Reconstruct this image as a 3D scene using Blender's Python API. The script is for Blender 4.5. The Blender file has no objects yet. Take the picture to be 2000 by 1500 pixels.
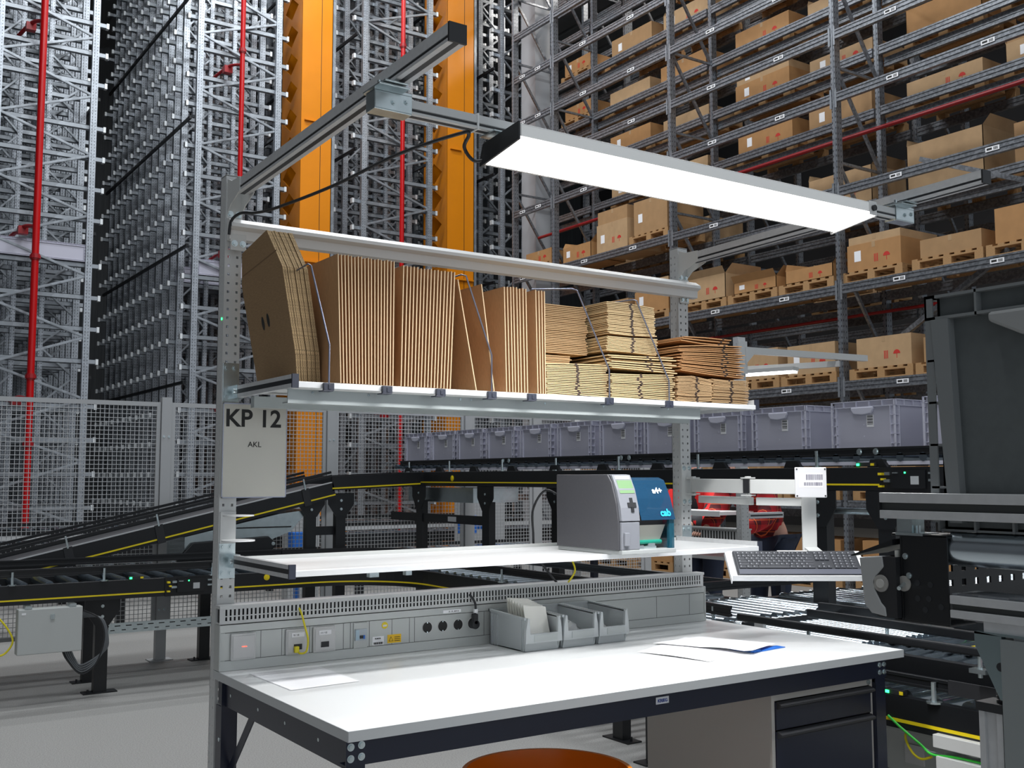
import bpy, math, random
from mathutils import Vector, Matrix
R = random.Random(7)
PI = math.pi
sc = bpy.context.scene
COL = sc.collection

# ------------------------------------------------------------------ camera, world, light, exposure
cd = bpy.data.cameras.new('camera'); cam = bpy.data.objects.new('camera', cd); COL.objects.link(cam); sc.camera = cam
cd.sensor_width = 36.0; cd.sensor_fit = 'HORIZONTAL'; cd.lens = 2062.25 / 2000 * 36; cd.clip_start = 0.05; cd.clip_end = 200
yaw, pitch, roll = 0.59375, 0.08829, -0.00164
F = Vector((math.sin(yaw) * math.cos(pitch), math.cos(yaw) * math.cos(pitch), math.sin(pitch)))
r0 = Vector((math.cos(yaw), -math.sin(yaw), 0)); u0 = r0.cross(F)
rr = r0 * math.cos(roll) + u0 * math.sin(roll); uu = u0 * math.cos(roll) - r0 * math.sin(roll)
M = Matrix((rr, uu, -F)).transposed().to_4x4(); M.translation = Vector((-1.10726, -2.33221, 1.44673)); cam.matrix_world = M

w = bpy.data.worlds.new('world'); sc.world = w; w.use_nodes = True
bg = w.node_tree.nodes['Background']; bg.inputs[0].default_value = (0.86, 0.93, 1.0, 1); bg.inputs[1].default_value = 0.42
sc.view_settings.view_transform = 'Standard'; sc.view_settings.look = 'None'; sc.view_settings.gamma = 1
sc.view_settings.use_curve_mapping = False; sc.view_settings.exposure = 0.35

def area(name, loc, rot, sx, sy, power, col=(1, 1, 1)):
    l = bpy.data.lights.new(name, 'AREA'); l.shape = 'RECTANGLE'; l.size = sx; l.size_y = sy; l.energy = power; l.color = col
    o = bpy.data.objects.new(name, l); o.location = loc; o.rotation_euler = rot; COL.objects.link(o); return o
for i, (x, y) in enumerate([(-2.5, 0), (1.5, 0.5), (1.8, 9.5), (6.4, 9.5), (3, 4.5), (7.4, 4.0)]):
    area('hall_light', (x, y, 13.2), (0, 0, 0), 2.6, 0.5, 230, (0.93, 0.97, 1.0))
area('hall_light', (4.9, 12.6, 13.6), (math.radians(20), 0, 0), 5, 0.4, 420, (0.95, 0.98, 1.0))  # extra unseen lamp, tilted to brighten the miniload rack ends
area('hall_light', (6.6, 19.0, 13.9), (0, 0, 0), 1, 5, 120, (0.93, 0.97, 1.0))  # extra unseen lamp added above the miniload aisle
area('hall_light', (13.2, 9.0, 13.2), (0, math.radians(20), 0), 0.6, 9, 380, (1.0, 0.93, 0.84))  # extra unseen lamp, tilted to brighten the pallet rack

# ------------------------------------------------------------------ materials
MATS = {}
def mat(name, col, rough=0.5, metal=0.0, noise=0.0, scale=20, kind='noise', spec=0.5, bump=0.0, emit=0, alpha=None, trans=0, stretch=None, col2=None, coat=0):
    if name in MATS: return MATS[name]
    m = bpy.data.materials.new(name); m.use_nodes = True; nt = m.node_tree; b = nt.nodes['Principled BSDF']
    b.inputs['Base Color'].default_value = (*col, 1); b.inputs['Roughness'].default_value = rough; b.inputs['Metallic'].default_value = metal
    b.inputs['Specular IOR Level'].default_value = spec; b.inputs['Transmission Weight'].default_value = trans; b.inputs['Coat Weight'].default_value = coat
    if emit: b.inputs['Emission Color'].default_value = (*col, 1); b.inputs['Emission Strength'].default_value = emit
    if alpha is not None: b.inputs['Alpha'].default_value = alpha
    if noise or bump:
        tc = nt.nodes.new('ShaderNodeTexCoord'); src = tc.outputs['Object']
        if stretch:
            mp = nt.nodes.new('ShaderNodeMapping'); mp.inputs['Scale'].default_value = stretch; nt.links.new(src, mp.inputs[0]); src = mp.outputs[0]
        if kind == 'voronoi': t = nt.nodes.new('ShaderNodeTexVoronoi'); t.inputs['Scale'].default_value = scale; fac = t.outputs['Color']
        else: t = nt.nodes.new('ShaderNodeTexNoise'); t.inputs['Scale'].default_value = scale; t.inputs['Detail'].default_value = 4; fac = t.outputs[0]
        nt.links.new(src, t.inputs['Vector'])
        if noise:
            rp = nt.nodes.new('ShaderNodeValToRGB')
            c2 = col2 or tuple(min(1, c * (1 + noise)) for c in col)
            rp.color_ramp.elements[0].position = 0.3; rp.color_ramp.elements[1].position = 0.7
            rp.color_ramp.elements[0].color = (*[c * (1 - noise) for c in col], 1); rp.color_ramp.elements[1].color = (*c2, 1)
            if kind == 'voronoi':
                sp = nt.nodes.new('ShaderNodeSeparateColor'); nt.links.new(fac, sp.inputs[0]); nt.links.new(sp.outputs[0], rp.inputs[0])
            else: nt.links.new(fac, rp.inputs[0])
            nt.links.new(rp.outputs[0], b.inputs['Base Color'])
        if bump:
            bp = nt.nodes.new('ShaderNodeBump'); bp.inputs['Strength'].default_value = bump; bp.inputs['Distance'].default_value = 0.002
            nt.links.new(t.outputs[0], bp.inputs['Height']); nt.links.new(bp.outputs[0], b.inputs['Normal'])
    MATS[name] = m; return m
def perforated(name, base, pitch, cols, hw, hh):
    """steel whose punched hole rows repeat along Z (object coordinates); cols = x or y positions of rows"""
    m = mat(name, base, 0.40, 0.65, 0.10, 30, 'voronoi')
    nt = m.node_tree; b = nt.nodes['Principled BSDF']; L = nt.links
    def mth(op, a, c=None):
        n = nt.nodes.new('ShaderNodeMath'); n.operation = op
        for i, v in enumerate((a, c)):
            if v is None: continue
            if isinstance(v, (int, float)): n.inputs[i].default_value = v
            else: L.new(v, n.inputs[i])
        return n.outputs[0]
    tc = nt.nodes.new('ShaderNodeTexCoord'); s = nt.nodes.new('ShaderNodeSeparateXYZ'); L.new(tc.outputs['Object'], s.inputs[0])
    fz = mth('ABSOLUTE', mth('SUBTRACT', mth('FRACT', mth('DIVIDE', mth('ADD', s.outputs[2], 100), pitch)), 0.5))
    inz = mth('LESS_THAN', fz, hh / pitch / 2); tot = None
    for ax in (0, 1):
        for c in cols:
            h = mth('LESS_THAN', mth('ABSOLUTE', mth('SUBTRACT', s.outputs[ax], c)), hw / 2)
            tot = h if tot is None else mth('MAXIMUM', tot, h)
    hole = mth('MULTIPLY', inz, tot)
    mx = nt.nodes.new('ShaderNodeMix'); mx.data_type = 'RGBA'; L.new(hole, mx.inputs[0])
    old = b.inputs['Base Color'].links[0].from_socket; L.new(old, mx.inputs[6]); mx.inputs[7].default_value = (0.01, 0.01, 0.012, 1)
    L.new(mx.outputs[2], b.inputs['Base Color'])
    L.new(mth('MULTIPLY', mth('SUBTRACT', 1, hole), 0.75), b.inputs['Metallic'])
    return m
LG = mat('light_grey_paint', (0.60, 0.61, 0.60), 0.42)
LGP = mat('light_grey_paint_post', (0.56, 0.57, 0.57), 0.4)
ALU = mat('brushed_aluminium', (0.60, 0.61, 0.62), 0.36, 0.15, 0.05, 60, stretch=(1, 1, 1))
ALUD = mat('aluminium_groove', (0.02, 0.022, 0.026), 0.5)
ZINC = mat('bright_zinc', (0.60, 0.68, 0.70), 0.25, 0.9, 0.08, 30)
GALV = mat('galvanised_steel', (0.36, 0.39, 0.43), 0.38, 0.7, 0.2, 22, 'voronoi')
GALVL = mat('pale_galvanised_steel', (0.32, 0.345, 0.375), 0.36, 0.6, 0.12, 12, 'voronoi')
GALVD = mat('weathered_galvanised_steel', (0.25, 0.265, 0.29), 0.40, 0.65, 0.2, 34, 'voronoi')
TIP = mat('plain_sheared_steel', (0.75, 0.78, 0.8), 0.35, 0.3)
WHITE = mat('white_laminate', (0.80, 0.81, 0.81), 0.35)
EDGE = mat('grey_edge_band', (0.50, 0.52, 0.53), 0.4)
PAPER = mat('white_paper', (0.9, 0.9, 0.92), 0.7)
NAVY = mat('blue_black_paint', (0.012, 0.016, 0.034), 0.32, 0.1)
BLACK = mat('black_powder_coat', (0.009, 0.010, 0.012), 0.38)
RUBBER = mat('black_plastic', (0.02, 0.021, 0.024), 0.5)
CLIPM = mat('dark_slate_plastic', (0.03, 0.035, 0.055), 0.45)
DKG = mat('charcoal_paint', (0.045, 0.047, 0.055), 0.4)
YEL = mat('yellow_tape', (0.85, 0.66, 0.01), 0.4)
YELC = mat('yellow_cable', (0.80, 0.68, 0.02), 0.4)
GRN = mat('green_cable', (0.04, 0.55, 0.05), 0.4)
RED = mat('red_pipe_paint', (0.46, 0.002, 0.004), 0.28)
DRED = mat('dark_red_paint', (0.32, 0.01, 0.015), 0.4)
ORG = mat('orange_paint', (0.66, 0.215, 0.004), 0.30, 0, 0.03, 3)
BIN = mat('pale_lilac_grey_plastic', (0.49, 0.49, 0.58), 0.4)
BINL = mat('light_lilac_plastic', (0.62, 0.62, 0.72), 0.4)
BIND = mat('dark_grey_plastic', (0.115, 0.13, 0.133), 0.42, 0, 0.06, 60)
BINE = mat('mid_grey_plastic', (0.22, 0.235, 0.24), 0.4)
OPEN = mat('open_front_bin_grey', (0.45, 0.48, 0.49), 0.38)
BAG = mat('clear_film', (0.75, 0.76, 0.76), 0.12, 0, alpha=0.6)
FILM = mat('silver_bag_film', (0.78, 0.77, 0.72), 0.25, 0.35)
CARD = mat('brown_cardboard', (0.43, 0.235, 0.105), 0.8, 0, 0.10, 90, stretch=(1, 3, 0.6))
CARDE = mat('pale_carton_edge', (0.66, 0.49, 0.30), 0.8)
CARDC = mat('corrugated_cardboard', (0.30, 0.19, 0.095), 0.85, 0, 0.12, 60, stretch=(1, 1, 8))
CARDY = mat('yellow_kraft_board', (0.56, 0.40, 0.21), 0.8, 0, 0.14, 60)
CARDM = mat('tan_kraft_board', (0.50, 0.32, 0.16), 0.8, 0, 0.14, 60)
CARDR = mat('reddish_kraft_board', (0.42, 0.22, 0.09), 0.8, 0, 0.14, 60)
CBOX = [mat('box_board_tan', (0.46, 0.30, 0.16), 0.8, 0, 0.06, 8), mat('box_board_brown', (0.38, 0.225, 0.105), 0.8, 0, 0.06, 8), mat('box_board_orange', (0.42, 0.22, 0.085), 0.8, 0, 0.06, 8)]
WOOD = mat('pallet_wood', (0.40, 0.23, 0.10), 0.8, 0, 0.25, 18, stretch=(1, 6, 6))
STRAP = mat('black_strap', (0.05, 0.03, 0.02), 0.6)
ROLL = mat('zinc_roller', (0.58, 0.66, 0.72), 0.22, 0.95, 0.12, 10)
ROLLD = mat('blue_grey_roller', (0.17, 0.21, 0.25), 0.25, 0.8, 0.2, 12)
INK = mat('black_ink', (0.012, 0.012, 0.012), 0.6)
REDI = mat('red_print', (0.55, 0.03, 0.02), 0.7)
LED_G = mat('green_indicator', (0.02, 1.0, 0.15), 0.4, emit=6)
LED_R = mat('red_indicator', (1.0, 0.05, 0.02), 0.4, emit=4)
LED_Y = mat('yellow_connector', (0.9, 0.7, 0.02), 0.4)
BLUE = mat('blue_plastic', (0.02, 0.16, 0.62), 0.35)

# ------------------------------------------------------------------ mesh helpers
class MB:
    def __init__(s): s.v = []; s.f = []
    def add(s, vs, fs):
        n = len(s.v); s.v += [tuple(v) for v in vs]; s.f += [tuple(i + n for i in f) for f in fs]; return s
    def box(s, x0, x1, y0, y1, z0, z1):
        return s.add([(x, y, z) for z in (z0, z1) for y in (y0, y1) for x in (x0, x1)], [(0, 2, 3, 1), (4, 5, 7, 6), (0, 1, 5, 4), (2, 6, 7, 3), (0, 4, 6, 2), (1, 3, 7, 5)])
    def obox(s, c, ax, h):
        c = Vector(c); a = [Vector(ax[i]) * h[i] for i in range(3)]
        return s.add([c + a[0] * i + a[1] * j + a[2] * k for k in (-1, 1) for j in (-1, 1) for i in (-1, 1)], [(0, 2, 3, 1), (4, 5, 7, 6), (0, 1, 5, 4), (2, 6, 7, 3), (0, 4, 6, 2), (1, 3, 7, 5)])
    def beam(s, p0, p1, wd, ht, up=(0, 0, 1)):
        p0, p1 = Vector(p0), Vector(p1); d = p1 - p0; L = d.length; d.normalize(); u = Vector(up)
        sd = d.cross(u)
        if sd.length < 1e-4: u = Vector((0, 1, 0)); sd = d.cross(u)
        sd.normalize(); u = sd.cross(d)
        return s.obox((p0 + p1) / 2, (d, sd, u), (L / 2, wd / 2, ht / 2))
    def cyl(s, p0, p1, r, n=12, r2=None):
        p0, p1 = Vector(p0), Vector(p1); d = (p1 - p0).normalized(); a = d.orthogonal().normalized(); b = d.cross(a); r2 = r if r2 is None else r2
        vs = []
        for k in range(n):
            t = 2 * PI * k / n; e = a * math.cos(t) + b * math.sin(t); vs += [p0 + e * r, p1 + e * r2]
        fs = [(2 * k, (2 * k + 2) % (2 * n), (2 * k + 3) % (2 * n), 2 * k + 1) for k in range(n)]
        fs += [tuple(2 * k for k in range(n))[::-1], tuple(2 * k + 1 for k in range(n))]
        return s.add(vs, fs)
    def tube(s, pts, r, n=8, sub=6):
        P = [Vector(p) for p in pts]
        if sub > 1 and len(P) > 2:
            Q = []
            for i in range(len(P) - 1):
                a, b, c, d = P[max(i - 1, 0)], P[i], P[i + 1], P[min(i + 2, len(P) - 1)]
                for k in range(sub):
                    t = k / sub; Q.append(0.5 * ((2 * b) + (c - a) * t + (2 * a - 5 * b + 4 * c - d) * t * t + (3 * b - a - 3 * c + d) * t ** 3))
            Q.append(P[-1]); P = Q
        vs = []; a = None
        for i, p in enumerate(P):
            d = (P[min(i + 1, len(P) - 1)] - P[max(i - 1, 0)]).normalized()
            a = d.orthogonal().normalized() if a is None else (a - d * a.dot(d)).normalized()
            b = d.cross(a)
            for k in range(n):
                t = 2 * PI * k / n; vs.append(p + a * math.cos(t) * r + b * math.sin(t) * r)
        fs = [(i * n + k, i * n + (k + 1) % n, (i + 1) * n + (k + 1) % n, (i + 1) * n + k) for i in range(len(P) - 1) for k in range(n)]
        fs += [tuple(range(n))[::-1], tuple((len(P) - 1) * n + k for k in range(n))]
        return s.add(vs, fs)
    def prism(s, pts, axis, a0, a1):
        """2-D outline extruded along axis: 'x' -> pts (y,z); 'y' -> (x,z); 'z' -> (x,y)"""
        def m(p, a): return (a, p[0], p[1]) if axis == 'x' else (p[0], a, p[1]) if axis == 'y' else (p[0], p[1], a)
        n = len(pts)
        return s.add([m(p, a0) for p in pts] + [m(p, a1) for p in pts], [tuple(range(n))[::-1], tuple(range(n, 2 * n))] + [(i, (i + 1) % n, n + (i + 1) % n, n + i) for i in range(n)])
    def plate(s, o, a, b, us, vs, hole, th):
        """sheet from o along unit axes a,b with cell edges us,vs; cells where hole(i,j) are left open; thickness th along a x b"""
        o, a, b = Vector(o), Vector(a), Vector(b); nrm = a.cross(b) * th; idx = {}; V = []; Fc = []
        def vi(i, j, k):
            if (i, j, k) not in idx: idx[(i, j, k)] = len(V); V.append(o + a * us[i] + b * vs[j] + nrm * k)
            return idx[(i, j, k)]
        nu, nv = len(us) - 1, len(vs) - 1
        sol = lambda i, j: 0 <= i < nu and 0 <= j < nv and not hole(i, j)
        for i in range(nu):
            for j in range(nv):
                if not sol(i, j): continue
                Fc.append((vi(i, j, 1), vi(i + 1, j, 1), vi(i + 1, j + 1, 1), vi(i, j + 1, 1)))
                Fc.append((vi(i, j, 0), vi(i, j + 1, 0), vi(i + 1, j + 1, 0), vi(i + 1, j, 0)))
                for di, dj, e in ((-1, 0, ((i, j), (i, j + 1))), (1, 0, ((i + 1, j + 1), (i + 1, j))), (0, -1, ((i + 1, j), (i, j))), (0, 1, ((i, j + 1), (i + 1, j + 1)))):
                    if not sol(i + di, j + dj): Fc.append((vi(*e[0], 0), vi(*e[0], 1), vi(*e[1], 1), vi(*e[1], 0)))
        return s.add(V, Fc)
    def mesh(s, name, off=(0, 0, 0), smooth=False):
        me = bpy.data.meshes.new(name); o = Vector(off)
        me.from_pydata([tuple(Vector(v) - o) for v in s.v], [], s.f); me.update()
        if smooth: me.shade_smooth()
        return me
WLOC = {}; CH = {}
def reg(o): CH.setdefault(o.parent.name, []).append(o); return o
def tag(o, label=None, cat=None, group=None, kind=None):
    for k, v in (('label', label), ('category', cat), ('group', group), ('kind', kind)):
        if v: o[k] = v
    return o
def thing(name, loc, label, cat, group=None, rotz=0):
    o = bpy.data.objects.new(name, None); o.location = loc; o.rotation_euler[2] = rotz; o.empty_display_size = 0.05; COL.objects.link(o)
    WLOC[o.name] = Vector(loc); return tag(o, label, cat, group)
def ob(name, mb, m, parent=None, label=None, cat=None, group=None, kind=None, bev=0, smooth=False, local=False, at=None):
    """link a mesh. parent: world-space vertices are made relative to it (local=True: they already are)"""
    if parent is None:
        if at is None:
            xs, ys, zs = zip(*mb.v); at = ((min(xs) + max(xs)) / 2, (min(ys) + max(ys)) / 2, min(zs))
        off = Vector(at)
    else: off = Vector((0, 0, 0)) if local else WLOC[parent.name]
    me = mb.mesh(name, off, smooth); me.materials.append(m)
    o = bpy.data.objects.new(name, me); COL.objects.link(o)
    if parent is None: o.location = off; WLOC[o.name] = off
    else: o.parent = parent; reg(o); WLOC[o.name] = WLOC.get(parent.name, Vector((0, 0, 0)))
    if bev:
        b = o.modifiers.new('bevel', 'BEVEL'); b.width = bev; b.segments = 2; b.limit_method = 'ANGLE'; b.angle_limit = math.radians(40)
    if smooth: 
        try: me.set_sharp_from_angle(angle=math.radians(35))
        except Exception: pass
    return tag(o, label, cat, group, kind)
def inst(name, me, parent, loc, rot=(0, 0, 0)):
    o = bpy.data.objects.new(name, me); o.parent = parent; o.location = loc; o.rotation_euler = rot; COL.objects.link(o); return reg(o)
def dup(root, loc, label=None, group=None, rot=None):
    """copy of a thing with copies of its parts and sub-parts"""
    c = root.copy(); COL.objects.link(c); c.location = loc
    if rot is not None: c.rotation_euler = rot
    if label: c['label'] = label
    if group: c['group'] = group
    def rec(a, b):
        for ch in CH.get(a.name, []):
            d = ch.copy(); COL.objects.link(d); d.parent = b; reg(d); rec(ch, d)
    rec(root, c); return c
def text(name, s, size, m, parent, loc, rot, bold=0.0, ext=0.0006, sx=1.0, align='LEFT'):
    cu = bpy.data.curves.new(name, 'FONT'); cu.body = s; cu.size = size; cu.offset = bold; cu.extrude = ext; cu.align_x = align
    t = bpy.data.objects.new(name + '_src', cu); COL.objects.link(t)
    dg = bpy.context.evaluated_depsgraph_get(); me = bpy.data.meshes.new_from_object(t.evaluated_get(dg))
    bpy.data.objects.remove(t); me.name = name; me.materials.clear(); me.materials.append(m)
    o = bpy.data.objects.new(name, me); o.parent = parent; o.location = Vector(loc) - (WLOC[parent.name] if parent else Vector((0, 0, 0)))
    o.rotation_euler = rot; o.scale = (sx, 1, 1); COL.objects.link(o); return reg(o) if parent else o
FY = (PI / 2, 0, 0)            # text standing upright, read from -Y
FX = (PI / 2, 0, -PI / 2)      # read from -X
def bolts(mb, pts, ax, r=0.008, l=0.006):
    a = Vector(ax)
    for p in pts:
        p = Vector(p); mb.cyl(p, p + a * 0.0015, r * 1.25, 14); mb.cyl(p, p + a * l, r * 0.8, 10)
        mb.cyl(p + a * l, p + a * (l + 0.0005), r * 0.4, 6)
    return mb

# ------------------------------------------------------------------ hall: floor, walls, ceiling
fl = mat('speckled_floor', (0.30, 0.295, 0.285), 0.5, 0, 0.34, 150, bump=0.05)
ob('floor', MB().box(-8, 24, -6, 30, -0.1, 0), fl, kind='structure')
ob('wall_back', MB().box(-8, 24, 30, 30.2, 0, 14.5), mat('dark_sheet_wall', (0.10, 0.11, 0.12), 0.6, 0.2, 0.2, 3, stretch=(9, 1, 0.3)), kind='structure')
ob('wall_right', MB().box(24, 24.2, -6, 30, 0, 14.5), mat('dark_hall_wall', (0.09, 0.09, 0.095), 0.7), kind='structure')
ob('light_block_wall', MB().box(-8.2, -8, -6, 30, 0, 14.5), MATS['dark_hall_wall'], kind='structure')  # unseen wall added to keep side light off the racks
cb = MB().box(-8, 24, -6, 30, 14.4, 14.6)
for k in range(40): cb.box(-8 + k * 0.8, -7.7 + k * 0.8, -6, 30, 14.3, 14.4)
ob('ceiling', cb, mat('trapezoid_roof_sheet', (0.30, 0.31, 0.32), 0.5, 0.3), kind='structure')

# ------------------------------------------------------------------ miniload racks (aisles run away along Y)
LV = [0.42, 0.95, 1.47, 2.0, 2.52, 3.23, 3.74, 4.24, 4.75, 5.48, 5.98, 6.48, 6.98, 7.7, 8.2, 8.7, 9.22, 9.95, 10.45, 10.95, 11.45, 12.2, 12.7, 13.2]
PERF = perforated('punched_rack_steel', (0.40, 0.43, 0.47), 0.05, (-0.022, 0.022), 0.009, 0.016)
PERFD = perforated('punched_pallet_rack_steel', (0.29, 0.31, 0.34), 0.075, (-0.026, 0.026), 0.011, 0.026)
def u_section(h, wd, dp, t=0.006, sgn=1):
    m = MB()
    m.box(-wd / 2, wd / 2, -dp / 2, -dp / 2 + t, 0, h)
    m.box(-wd / 2, -wd / 2 + t, -dp / 2 + t, dp / 2, 0, h); m.box(wd / 2 - t, wd / 2, -dp / 2 + t, dp / 2, 0, h)
    m.box(-wd * 0.16, wd * 0.16, -dp / 2 - 0.006, -dp / 2, 0, h)
    return m
UP = u_section(13.8, 0.10, 0.08).mesh('upright'); UP.materials.append(PERF)
UPT = u_section(13.8, 0.07, 0.06).mesh('inner_upright'); UPT.materials.append(PERF)
WB = 1.49; NF = 13; PIT = 0.46
def zig(x0, x1, z0, z1, pitch, wdt, y=0, first=0):
    m = MB(); z = z0; side = first
    while z + pitch / 2 < z1:
        a, b = (x0, x1) if side == 0 else (x1, x0)
        p, q = Vector((a, y, z)), Vector((b, y, z + pitch / 2))
        m.beam(p + Vector((0, -.012, 0)), q + Vector((0, -.012, 0)), 0.012, wdt * 0.42, (0, 0, 1)); m.beam(p + Vector((0, 0, .012)), q + Vector((0, 0, .012)), 0.03, wdt * 0.3, (0, 0, 1))
        m.beam(p + Vector((0, 0, -.012)), q + Vector((0, 0, -.012)), 0.03, wdt * 0.3, (0, 0, 1))
        side = 1 - side; z += pitch / 2
    return m
LAT = zig(0.05, WB - 0.05, 0.25, 13.7, 0.97, 0.055).mesh('lattice_brace'); LAT.materials.append(GALVL)
LAT2 = []
for a_, b_ in ((0.05, 0.5), (0.9, WB - 0.05)): q = zig(a_, b_, 0.3, 13.7, 0.97, 0.04).mesh('inner_brace'); q.materials.append(GALVL); LAT2.append(q)
def arm_mb(dz=0, dy=0, a=-0.15, b=WB + 0.15):
    m = MB(); m.box(a, b, dy - 0.035, dy - 0.029, dz, dz + 0.075); m.box(a, b, dy - 0.035, dy + 0.03, dz, dz + 0.006); m.box(a, b, dy - 0.035, dy + 0.0, dz + 0.069, dz + 0.075)
    for e in (a, b - 0.035): m.box(e, e + 0.035, dy - 0.04, dy + 0.035, dz - 0.003, dz + 0.08)
    return m
ARM = arm_mb(a=-0.155, b=WB + 0.155).mesh('support_arm'); ARM.materials.append(GALVL)
TIPM = MB().box(-0.02, 0.02, -0.042, 0.038, -0.005, 0.082).mesh('arm_end_cap'); TIPM.materials.append(TIP)
ARMS = arm_mb(a=-0.15, b=0.62).mesh('short_arm'); ARMS.materials.append(GALVL)
NA = zig(0.05, 0.61, 0.25, 13.7, 0.97, 0.055).mesh('lattice_brace'); NA.materials.append(GALVL)
NB = arm_mb(a=-0.155, b=0.66 + 0.155).mesh('support_arm'); NB.materials.append(GALVL)
NARROW = (NA, [NA], NB)
def rack_block(x, name_lab, WB=1.49):
    nar = WB < 1
    lat, lat2, arm = (LAT, LAT2, ARM) if not nar else NARROW
    t = thing('miniload_rack', (x, 15.0, 0), name_lab, 'rack', 'tall miniload racks behind the mesh fence')
    rest = MB(); caps = MB(); n = 0
    for k in range(NF):
        y = k * PIT + (0.0 if k == 0 else 0.35)
        for e, me in ((0.05, UP), (WB - 0.05, UP)) + (() if nar else ((0.50, UPT), (0.92, UPT))):
            if k == 0 and me is UPT: continue
            inst('upright', me, t, (e, y, 0))
        for q_ in ([lat] if k == 0 else lat2): inst('lattice_brace', q_, t, (0, y, 0.35 * (k % 2)))
        for j, z in enumerate(LV):
            if k < 4:
                a = inst('support_arm', arm, t, (0, y + 0.07, z)); n += 1
                for e in (-0.135, WB + 0.135): inst('arm_end_cap', TIPM, a, (e, 0, 0))
            else:
                q = arm_mb(z, y + 0.07, -0.15, WB + 0.15); rest.add(q.v, q.f)
                for e in (-0.135, WB + 0.135): caps.box(e - 0.02, e + 0.02, y + 0.028, y + 0.108, z - 0.005, z + 0.082)
    ob('rear_support_arms', rest, GALVL, t, kind='stuff', local=True); ob('rear_arm_caps', caps, TIP, t, kind='stuff', local=True)
    for z in (3.0, 5.3, 7.5, 9.7, 11.9):
        for e in (-0.05, WB + 0.05): ob('aisle_rail', MB().box(e - 0.02, e + 0.02, 0.1, NF * PIT, z, z + 0.05), BLACK, t, local=True)
    return t
rack_block(1.10, 'tall galvanised miniload rack at the wall end, behind the thick near red pipe')
rack_block(4.17, 'tall galvanised miniload rack between two dark aisles, beside the thinner orange crane mast')
rack_block(7.24, 'tall galvanised miniload rack standing between the two orange crane masts')
rack_block(10.29, 'narrow-looking tall galvanised miniload rack beside the plain grey steel column', 0.66)

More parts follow.
